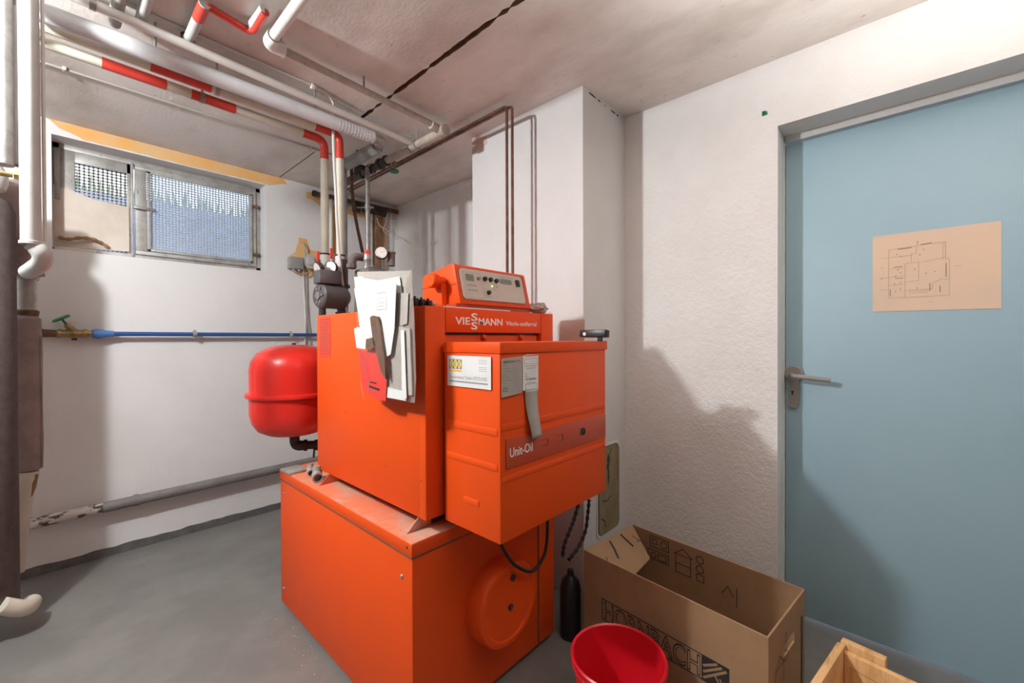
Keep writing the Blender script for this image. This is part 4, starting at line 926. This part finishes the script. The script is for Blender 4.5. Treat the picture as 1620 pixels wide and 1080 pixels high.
cabl('bent_cable', 'short beige cable curving under the two wall boxes', [P(463, 425, Y=3.12), P(470, 431, Y=3.11), P(482, 433, Y=3.11), P(490, 429, Y=3.12), P(486, 424, Y=3.12)], .0045, 'cable_gr')

# blue cold water pipe with a brass valve
zb = 1.203; yb3 = 3.105
t = thing('water_pipe', 'horizontal blue water pipe on the window wall', 'pipe', (.14, yb3, zb))
b = MB(); b.tube([(.17, yb3, zb), (1.7, yb3, zb-.002)], .0120, 14); b.obj('tube', 'blue', t)
b = MB(); b.lathe([(.014, -.03), (.022, -.026), (.026, -.012), (.024, .01), (.018, .026), (.016, .055)], (.165, yb3, zb), (1, 0, 0), 18); lab(b.obj('coupling', 'blue2', t), 'lighter blue coupling')
for px in (308, 460):
    q = P(px, 527, Y=yb3); b = MB(); b.lathe([(.0125, -.010), (.0165, -.010), (.0165, .010), (.0125, .010)], (q.x, yb3, zb), (1, 0, 0), 14); b.tube([(q.x, yb3+.012, zb), (q.x, YW, zb)], .005, 8); b.box(q.x-.006, q.x+.006, yb3-.006, yb3+.006, zb+.014, zb+.026, .001); b.box(q.x-.006, q.x+.006, yb3-.006, yb3+.006, zb-.026, zb-.014, .001); b.obj('pipe_clip', 'galv', t)
t = thing('stop_valve', 'brass stop valve with a green wheel at the end of the blue pipe', 'valve', (.05, yb3, zb))
b = MB(); b.lathe([(.017, 0), (.023, .004), (.023, .018), (.019, .020), (.021, .04), (.027, .06), (.021, .08), (.020, .092), (.024, .094), (.024, .11), (.016, .112), (.016, .135)], (.010, yb3, zb), (1, 0, 0), 12)
b.tube([(.075, yb3-.004, zb), (.045, yb3-.010, zb+.048)], [.018, .013], 12); b.obj('valve_body', 'brass', t)
b = MB(); b.tube([(-.075, yb3, zb+.004), (.012, yb3, zb)], [.021, .018], 12); b.lathe([(.026, 0), (.026, .018)], (-.055, yb3, zb+.003), (1, 0, 0), 8); b.obj('dark_union', 'rust', t)
b = MB(); b.tube([(.046, yb3-.010, zb+.045), (.030, yb3-.014, zb+.070)], .005, 8); b.lathe([(.008, -.003), (.034, -.001), (.036, .006), (.030, .011), (0, .012)], (.029, yb3-.014, zb+.072), (-.5, -.1, .86), 20); b.obj('valve_wheel', 'green', t)
b = MB(); b.tube([(.072, yb3, zb-.015), (.072, yb3, zb-.034)], .010, 10); b.obj('drain_cap', 'black_iron', t)
# grey drain pipe low on the wall
zg0, zg1 = .282, .300; yg = 3.095
t = thing('drain_pipe', 'grey plastic drain pipe low along the window wall, peeling at its left end', 'pipe', (-.1, yg, .28))
b = MB(); b.tube([(.17, yg, zg0+.004), (1.9, yg, zg1+.008)], .0275, 18); b.obj('grey_tube', 'grey_pvc', t)
b = MB(); b.tube([(-.14, yg, zg0), (.18, yg, zg0+.004)], .0262, 18); lab(b.obj('peeling_end', 'peel', t), 'peeling white painted end')
q = P(216, 795, Y=yg); b = MB(); b.lathe([(.028, -.010), (.0315, -.010), (.0315, .010), (.028, .010)], (q.x, yg, zg0+.007), (1, 0, 0), 18); b.box(q.x-.008, q.x+.008, yg+.02, YW, zg0, zg0+.016); b.obj('pipe_clip', 'grey_pvc', t)

# ------------------------------------------------------------------ left edge: insulated column and riser stack
yl = 2.62
xr_ = P(28.5, 600, Y=yl).x; rad_ = .12
t = thing('insulated_cylinder', 'tall dark felt-covered cylinder at the left edge of the picture', 'cylinder', (xr_-rad_, yl, .0))
ztop = P(20, 318, Y=yl).z; zbot = P(20, 955, Y=yl).z
b = MB(); b.lathe([(0, zbot), (rad_-.004, zbot), (rad_, zbot+.01), (rad_, ztop-.05), (rad_-.012, ztop-.015), (rad_-.035, ztop), (0, ztop)], (xr_-rad_, yl, 0), (0, 0, 1), 40); b.obj('felt_body', 'felt', t)
b = MB(); b.lathe([(.05, ztop-.005), (.055, ztop+.03), (.075, ztop+.035), (.082, ztop+.06), (.082, ztop+.10), (.066, ztop+.13), (0, ztop+.14)], (xr_-.10, yl, 0), (0, 0, 1), 28); b.obj('neck_cap', 'white_pipe', t)
b = MB(); b.tube(smoothp([P(2, 958, Y=yl-.10), P(30, 962, Y=yl-.08), P(44, 960, Y=yl-.04), P(50, 952, Y=yl+.02)]), .030, 16); lab(b.obj('foot_pipe', 'cream', t), 'cream pipe at the foot')
b = MB(); b.lathe([(.045, 0), (.045, zbot)], (xr_-rad_, yl, 0), (0, 0, 1), 18); b.obj('foot', 'rust', t)
# swept insulated bend rising behind it
t = tag(MB().tube(smoothp([P(8, 288, Y=2.80), P(22, 320, Y=2.80), P(32, 360, Y=2.80), P(39, 400, Y=2.80), P(42, 436, Y=2.80)]), [.055+.002*math.sin(i*.4) for i in range(33)], 20).obj('insulated_bend', 'wrap'), 'pinkish insulated pipe bend sweeping down behind the dark cylinder', 'pipe')
# riser stack against the wall
ys_ = 2.92
def sxx(px): return P(px, 540, Y=ys_).x
t = thing('riser_stack', 'vertical pipe stack wrapped in pinkish insulation left of the brass valve', 'pipe', (sxx(46), ys_, 0))
zz = lambda py: P(46, py, Y=ys_).z
xc = sxx(44)
b = MB(); b.lathe([(.030, zz(497)), (.030, zz(441))], (xc, ys_, 0), (0, 0, 1), 20); b.lathe([(.036, zz(443)), (.040, zz(440)), (.040, zz(437)), (.036, zz(435)), (.034, zz(425))], (xc, ys_, 0), (0, 0, 1), 20); b.obj('metal_sleeve', 'galv', t)
b = MB(); b.lathe([(.034, zz(500)), (.037, zz(495)), (.037, zz(492)), (.030, zz(490))], (xc, ys_, 0), (0, 0, 1), 20); b.obj('collar', 'rust', t)
x0_, x1_ = sxx(26), sxx(65)
b = MB(); b.lathe([(.02, zz(745)), (.046, zz(742)), (.049, zz(700)), (.047, zz(640)), (.049, zz(560)), (.046, zz(505)), (.03, zz(498))], ((x0_+sxx(58))/2, ys_, 0), (0, 0, 1), 26)
b.prism([(sxx(52), ys_-.02, zz(742)), (x1_, ys_-.03, zz(738)), (x1_+.003, ys_-.03, zz(640)), (x1_-.002, ys_-.03, zz(560)), (x1_+.002, ys_-.03, zz(532)), (sxx(52), ys_-.02, zz(528))], (0, .012, 0)); b.obj('insulation_wrap', 'wrap', t)
b = MB(); b.tube([P(43, 745, Y=ys_), P(41, 756, Y=ys_), P(39, 765, Y=ys_), P(32, 850, Y=ys_), P(28, 905, Y=ys_)], [.038, .040, .034, .024, .022], 20); lab(b.obj('lower_pipe', 'cream', t), 'cream tapering pipe')
b = MB(); b.tube([P(56, 750, Y=ys_-.02), P(54, 770, Y=ys_-.02), P(50, 785, Y=ys_-.02)], [.010, .007, .002], 8); b.obj('torn_strip', 'rust_or', t)
# white riser nearer the camera, with its hook bend back to the stack
yv = 1.79
xv = P(47, 200, Y=yv).x
t = thing('white_riser', 'glossy white vertical pipe with a hooked bend left of the window', 'pipe', (xv, yv, 1.5))
zk = P(46, 384, Y=yv).z
b = MB(); b.tube([(xv, yv, H), (xv, yv, zk)], .0205, 20); b.obj('tube', 'dimmed_white', t)
b = MB(); b.lathe([(.0215, -.005), (.0235, -.004), (.0235, .004), (.0215, .005)], (xv, yv, zk), (0, 0, 1), 20)
b.tube(smoothp([(xv, yv, zk), P(58, 391, Y=yv), P(67, 403, Y=yv), P(66, 415, Y=yv+.02), P(55, 424, Y=yv+.08), P(45, 430, Y=yv+.20)]), [.0200]*9+[.0215]*32, 18); b.obj('hook_bend', 'dimmed_white', t)
b = MB(); b.tube([(xv+.026, yv+.01, H), (xv+.026, yv+.01, zk+.01)], .004, 8); b.obj('side_wire', 'cable', t)
yw_ = 1.87
xv2 = P(28, 150, Y=yw_).x
t = thing('white_duct', 'second white vertical duct left of the glossy riser, open at its top', 'duct', (xv2, yw_, 1.8))
zq = lambda py: P(28, py, Y=yw_).z
b = MB(); b.lathe([(.018, zq(262)), (.018, zq(30)), (.0195, zq(25)), (.0195, zq(15)), (.016, zq(15))], (xv2, yw_, 0), (0, 0, 1), 20); b.obj('tube', 'dimmed_white', t)
b = MB(); b.tube([(xv2, yw_, H), (xv2, yw_, zq(40))], .010, 14); b.obj('inner_pipe', 'steel', t)
yw_ = 1.845; xv3 = P(3, 150, Y=yw_).x
t = pipe('textured_riser', 'rough white insulated riser at the very left edge of the picture', [(xv3, yw_, H), (xv3, yw_, 1.66)], .022, 'tex_white')
b = MB(); q = P(12, 272, Y=2.25); b.tube([P(0, 274, Y=1.8), P(20, 277, Y=1.8)], .007, 10); b.lathe([(.010, 0), (.010, .012)], P(22, 277, Y=1.8), (1, 0, 0), 8); b.tube([P(24, 277, Y=1.8), P(31, 276, Y=1.8)], .005, 8)
tag(b.obj('drain_tap', 'brass'), 'small white and brass tap at the foot of the white duct', 'tap')
pipe('white_header', 'short white pipe crossing behind the risers at the top left corner', [P(-6, 22, Y=1.99), P(34, 22, Y=1.99)], .014, 'dimmed_white')

# ------------------------------------------------------------------ chimney cleaning door
pm = frame((0, YC0-.001, 0), (1, 0, 0), (0, 0, 1))
t = thing('chimney_hatch', 'tan scuffed metal hatch with black marks low on the chimney breast', 'hatch', (1.79, YC0, .25))
b = MB(); fr = rrect(pm, 1.690, .235, 1.905, .672, .035); b.prism(fr, (0, -.004, 0)); b.obj('painted_surround', 'wall', t)
b = MB(); b.prism(rrect(pm, 1.702, .250, 1.890, .655, .030), (0, -.009, 0)); pl_ = b.obj('hatch_plate', 'tan', t)
b = MB(); o2 = rrect(pm, 1.699, .247, 1.893, .658, .032); b.prism(o2, (0, -.0055, 0)); b.obj('dark_gap', 'black', t)
pmm = frame((1.70, YC0-.0102, .25), (1, 0, 0), (0, 0, 1))
lines('black_marks', [[(.03, .16), (.07, .150), (.10, .165)], [(.05, .30), (.052, .38)], [(.10, .33), (.09, .36), (.11, .39)], [(.02, .08), (.05, .06), (.06, .03)]], pmm, .006, 'black', t)
# black braided cables beside it
for k, (lbl, pts) in enumerate((('black braided cable hanging beside the chimney hatch, nearest to it', [P(932, 790, Y=1.00), P(930, 812, Y=1.00), P(926, 840, Y=1.0), P(915, 865, Y=1.0), P(900, 885, Y=1.0)]),
                              ('black cable hanging next to the braided one, nearer the tank housing', [P(917, 790, Y=1.015), P(910, 815, Y=1.015), P(903, 835, Y=1.015), P(893, 860, Y=1.015), P(890, 880, Y=1.015)]))):
    b = MB(); sp_ = smoothp(pts, 10); b.tube(sp_, [.007+.0018*math.sin(i*1.6) for i in range(len(sp_))], 8); tag(b.obj('black_cable', 'black_rub'), lbl, 'cable')
# dark object standing between tank housing and box
b = MB(); b.lathe([(0, 0), (.038, 0), (.041, .01), (.041, .19), (.034, .22), (.014, .24), (.012, .26), (0, .262)], (1.372, .955, 0), (0, 0, 1), 24)
tag(b.obj('black_canister', 'black'), 'black upright canister in the dark gap between tank housing and cardboard box', 'canister')

# ------------------------------------------------------------------ cardboard box
bz = .375
c = [P(924, 870, Z=bz), P(1001.7, 830, Z=bz), P(1267.5, 926, Z=bz), P(1215.6, 1009, Z=bz)]
A = c[0]; Ux = (c[3]-c[0]).normalized(); Ux.z = 0; Vx = Vector((-Ux.y, Ux.x, 0))
Lb = (c[3]-c[0]).length; Wb = (c[1]-c[0]).dot(Vx); Wb = abs((c[1]-c[0]).dot(Vx)); sgn = 1 if (c[1]-c[0]).dot(Vx) > 0 else -1
Vx = Vx*sgn
bx = thing('cardboard_box', 'open brown cardboard moving box standing against the wall beside the door', 'box', (A+Ux*Lb/2+Vx*Wb/2)*1.0)
bx.location.z = 0
bmx = Matrix((Ux, Vx, Vector((0, 0, 1)))).transposed().to_4x4(); bmx.translation = Vector((A.x, A.y, 0))
th = .005
def wallp(name, x0, x1, y0, y1, z0, z1, mt='card'):
    b = MB(); b.box(x0, x1, y0, y1, z0, z1, 0, None, bmx); return b.obj(name, mt, bx, smooth=False)
wallp('front_wall', 0, Lb, 0, th, 0, bz); wallp('back_wall', 0, Lb, Wb-th, Wb, 0, bz+.002); wallp('side_wall', 0, th, th, Wb-th, 0, bz-.002)
# end wall with a hand hole
hz0, hz1, hy0, hy1 = bz-.115, bz-.080, Wb*.38, Wb*.68
b = MB()
for a_ in ((th, hy0, 0, bz), (hy1, Wb-th, 0, bz), (hy0, hy1, 0, hz0), (hy0, hy1, hz1, bz)): b.box(Lb-th, Lb, a_[0], a_[1], a_[2], a_[3], 0, None, bmx)
b.obj('end_wall', 'card', bx, smooth=False)
wallp('bottom', th, Lb-th, th, Wb-th, .004, .010, 'card_in')
b = MB(); b.box(Lb, Lb+.001, Wb-.040, Wb-.026, .0, bz-.07, 0, None, bmx); b.obj('open_slit', 'black', bx, smooth=False)
# flap folded into the box on the left end
fa_ = bmx @ Vector((th, .004, bz)); 
b = MB(); p = [bmx @ Vector(v) for v in ((.002, .004, bz+.002), (.002, Wb-.006, bz+.002), (.115, Wb-.060, bz-.076), (.135, .085, bz-.0896), (.080, .010, bz-.0524))]
b.prism(p, (-.0025, -.001, -.0035)); fl = b.obj('folded_flap', 'card_in', bx, smooth=False)
fmx_ = fcam((p[0]+p[4]*0)+Vector((0, 0, .0)), p[1]-p[0], p[4]-p[0])
def lg(s): return [(x*Wb, y*.15) for x, y in s]
lines('marks', [lg([(.42, .12), (.40, .30), (.36, .52)]), lg([(.66, .10), (.68, .30), (.70, .45)])], fmx_, .010, 'ink', fl)
lines('marks', [lg([(.12, .35), (.16, .55), (.20, .40)]), lg([(.15, .50), (.15, .70)]), lg([(.82, .25), (.86, .42), (.90, .52)]), lg([(.83, .45), (.86, .40)])], fmx_, .004, 'ink', fl)
# print on the long front side
fm2 = fcam(bmx @ Vector((0, -.0006, 0)), Ux, (0, 0, 1))
def bpx(px, py):
    o = bmx @ Vector((0, 0, 0)); d = CF*FPX+CR*(px-810)+CU*(540-py); k = (o-CAM).dot(Vx)/d.dot(Vx); w_ = CAM+d*k
    return ((w_-o).dot(Ux), w_.z)
b0 = bpx(953, 946); b1 = bpx(953, 978); b2 = bpx(1111, 1033); b3 = bpx(1153, 1053)
tz, bzz = b0[1], b1[1]; xa, xb, xe = b0[0], b2[0], b3[0]
lines('print_frame', [[(xa, tz), (xe, tz), (xe, bzz), (xa, bzz), (xa, tz)], [(xb, tz), (xb, bzz)]], fm2, .0035, 'ink', bx)
mxx = fm2 @ Matrix.Translation((xa+.008, bzz+.007, 0)); wtx = xb-xa-.014
text('lettering', 'HORNBACH', mxx, tz-bzz-.014, 'ink', bx, wtx, .028, ext=.0003)
text('lettering_fill', 'HORNBACH', fm2 @ Matrix.Translation((xa+.0095, bzz+.0085, 0)), tz-bzz-.017, 'card', bx, wtx-.003, -.012, ext=.0009)
fills('emblem', [(xb, bzz, xe, tz)], fm2, 'ink', bx, .0004)
eh = tz-bzz; ew = xe-xb
lines('emblem_stripes', [[(xb+.006, bzz+eh*(.62-.24*k)), (xb+ew*(.55+.17*k), tz-.006-eh*.05*k)] for k in range(3)], fm2, .007, 'card', bx, .0008)
lines('emblem_stripes', [[(xb+ew*(.52+.17*k), bzz+eh*.42-k*.002), (xb+ew*(.74+.13*k), bzz+.004)] for k in range(3)], fm2, .005, 'card', bx, .0008)
# faint pictograms on the inside of the back wall and on the end
im = fcam(bmx @ Vector((0, Wb-th-.0006, 0)), Ux, (0, 0, 1))
ms = []
def rc(x0, y0, x1, y1): return [(x0, y0), (x1, y0), (x1, y1), (x0, y1), (x0, y0)]
def cir(x, y, r): return [(x+r*math.cos(R(30*k)), y+r*math.sin(R(30*k))) for k in range(13)]
z_ = bz
ms += [rc(.085, z_-.055, .165, z_-.012), cir(.145, z_-.033, .013), rc(.095, z_-.042, .115, z_-.022), rc(.075, z_-.105, .165, z_-.068), cir(.10, z_-.088, .011), rc(.12, z_-.10, .155, z_-.078),
       [(.19, z_-.045), (.225, z_-.018), (.26, z_-.045), (.19, z_-.045)], rc(.195, z_-.115, .255, z_-.045), [(.195, z_-.08), (.255, z_-.08)], cir(.29, z_-.035, .014), cir(.29, z_-.07, .014), rc(.278, z_-.115, .305, z_-.09),
       [(.37, z_-.12), (.39, z_-.09), (.41, z_-.12)], [(.42, z_-.085), (.42, z_-.15)]]
lines('pictograms', ms, im, .0028, 'ink', bx, .001)
em = fcam(bmx @ Vector((Lb+.0006, 0, 0)), Vx, (0, 0, 1))
ms = [rc(.05, z_-.20, .12, z_-.12), [(.05, z_-.12), (.085, z_-.09), (.12, z_-.12)], cir(.14, z_-.115, .014), rc(.13, z_-.10, .145, z_-.05), [(.05, z_-.23), (.12, z_-.20)], [(.05, z_-.25), (.12, z_-.22)]]
lines('pictograms', ms, em, .0024, 'ink', bx, .001)

# ------------------------------------------------------------------ red bucket
bc = (1.105, .602)
t = thing('bucket', 'red plastic bucket in front of the cardboard box', 'bucket', (bc[0], bc[1], 0))
b = MB(); b.lathe([(0, .002), (.095, .002), (.098, .006), (.131, .240), (.136, .243), (.137, .250), (.133, .254), (.128, .250), (.095, .012), (0, .010)], (bc[0], bc[1], 0), (0, 0, 1), 56); b.obj('bucket_body', 'red_plastic', t)
b = MB(); b.lathe([(.1295, .222), (.134, .224), (.1345, .228), (.131, .230)], (bc[0], bc[1], 0), (0, 0, 1), 56); b.obj('rim_ring', 'red_plastic', t)

# ------------------------------------------------------------------ plywood crate
cz = .33
k0 = P(1325, 1014, Z=cz); k1 = P(1281, 1080, Z=cz); k2 = P(1470, 1080, Z=cz)
ux = (k1-k0).normalized(); vx = (k2-k0); vx = (vx-ux*vx.dot(ux)).normalized()
cmx = Matrix((ux, vx, Vector((0, 0, 1)))).transposed().to_4x4(); cmx.translation = Vector((k0.x, k0.y, 0))
t = thing('plywood_crate', 'open plywood crate in front of the blue door', 'crate', (k0.x, k0.y, 0))
def cb(name, x0, x1, y0, y1, z0, z1, mt='ply'):
    b = MB(); b.box(x0, x1, y0, y1, z0, z1, .0015, None, cmx); return b.obj(name, mt, t)
cb('side_board', -.0, .38, -.0, .018, 0, cz); cb('end_board', .0, .018, .0185, .42, 0, cz-.012); cb('side_board', 0, .38, .4205, .438, 0, cz); cb('end_board', .362, .38, .0185, .42, 0, cz-.012); cb('bottom_board', .018, .362, .018, .42, .02, .032)
cb('cleat', -.026, -.002, .006, .10, cz-.09, cz+.004)
lines('pencil_mark', [[(.03, cz-.045), (.09, cz-.05), (.13, cz-.085)]], frame(cmx @ Vector((.0186, 0, 0)), vx, (0, 0, 1)), .001, 'ink', t)

# ------------------------------------------------------------------ flakes of paint and grit on the floor
b = MB()
for k in range(90):
    if k < 45: x = random.uniform(-.15, 1.0); y = YW-.03-abs(random.gauss(0, .25))
    else: x = LX0-.01-abs(random.gauss(0, .05)); y = random.uniform(1.3, 2.05)
    a_ = random.uniform(0, 6.28); q_ = random.uniform(.001, .0032)
    b.prism([(x+q_*math.cos(a_+j*2.1), y+q_*1.6*math.sin(a_+j*2.1), .0005) for j in range(3)], (0, 0, .001))
o = b.obj('paint_flakes', 'rag', smooth=False, kind='stuff'); o['label'] = 'small pale paint flakes and grit scattered on the grey floor'; o['category'] = 'debris'
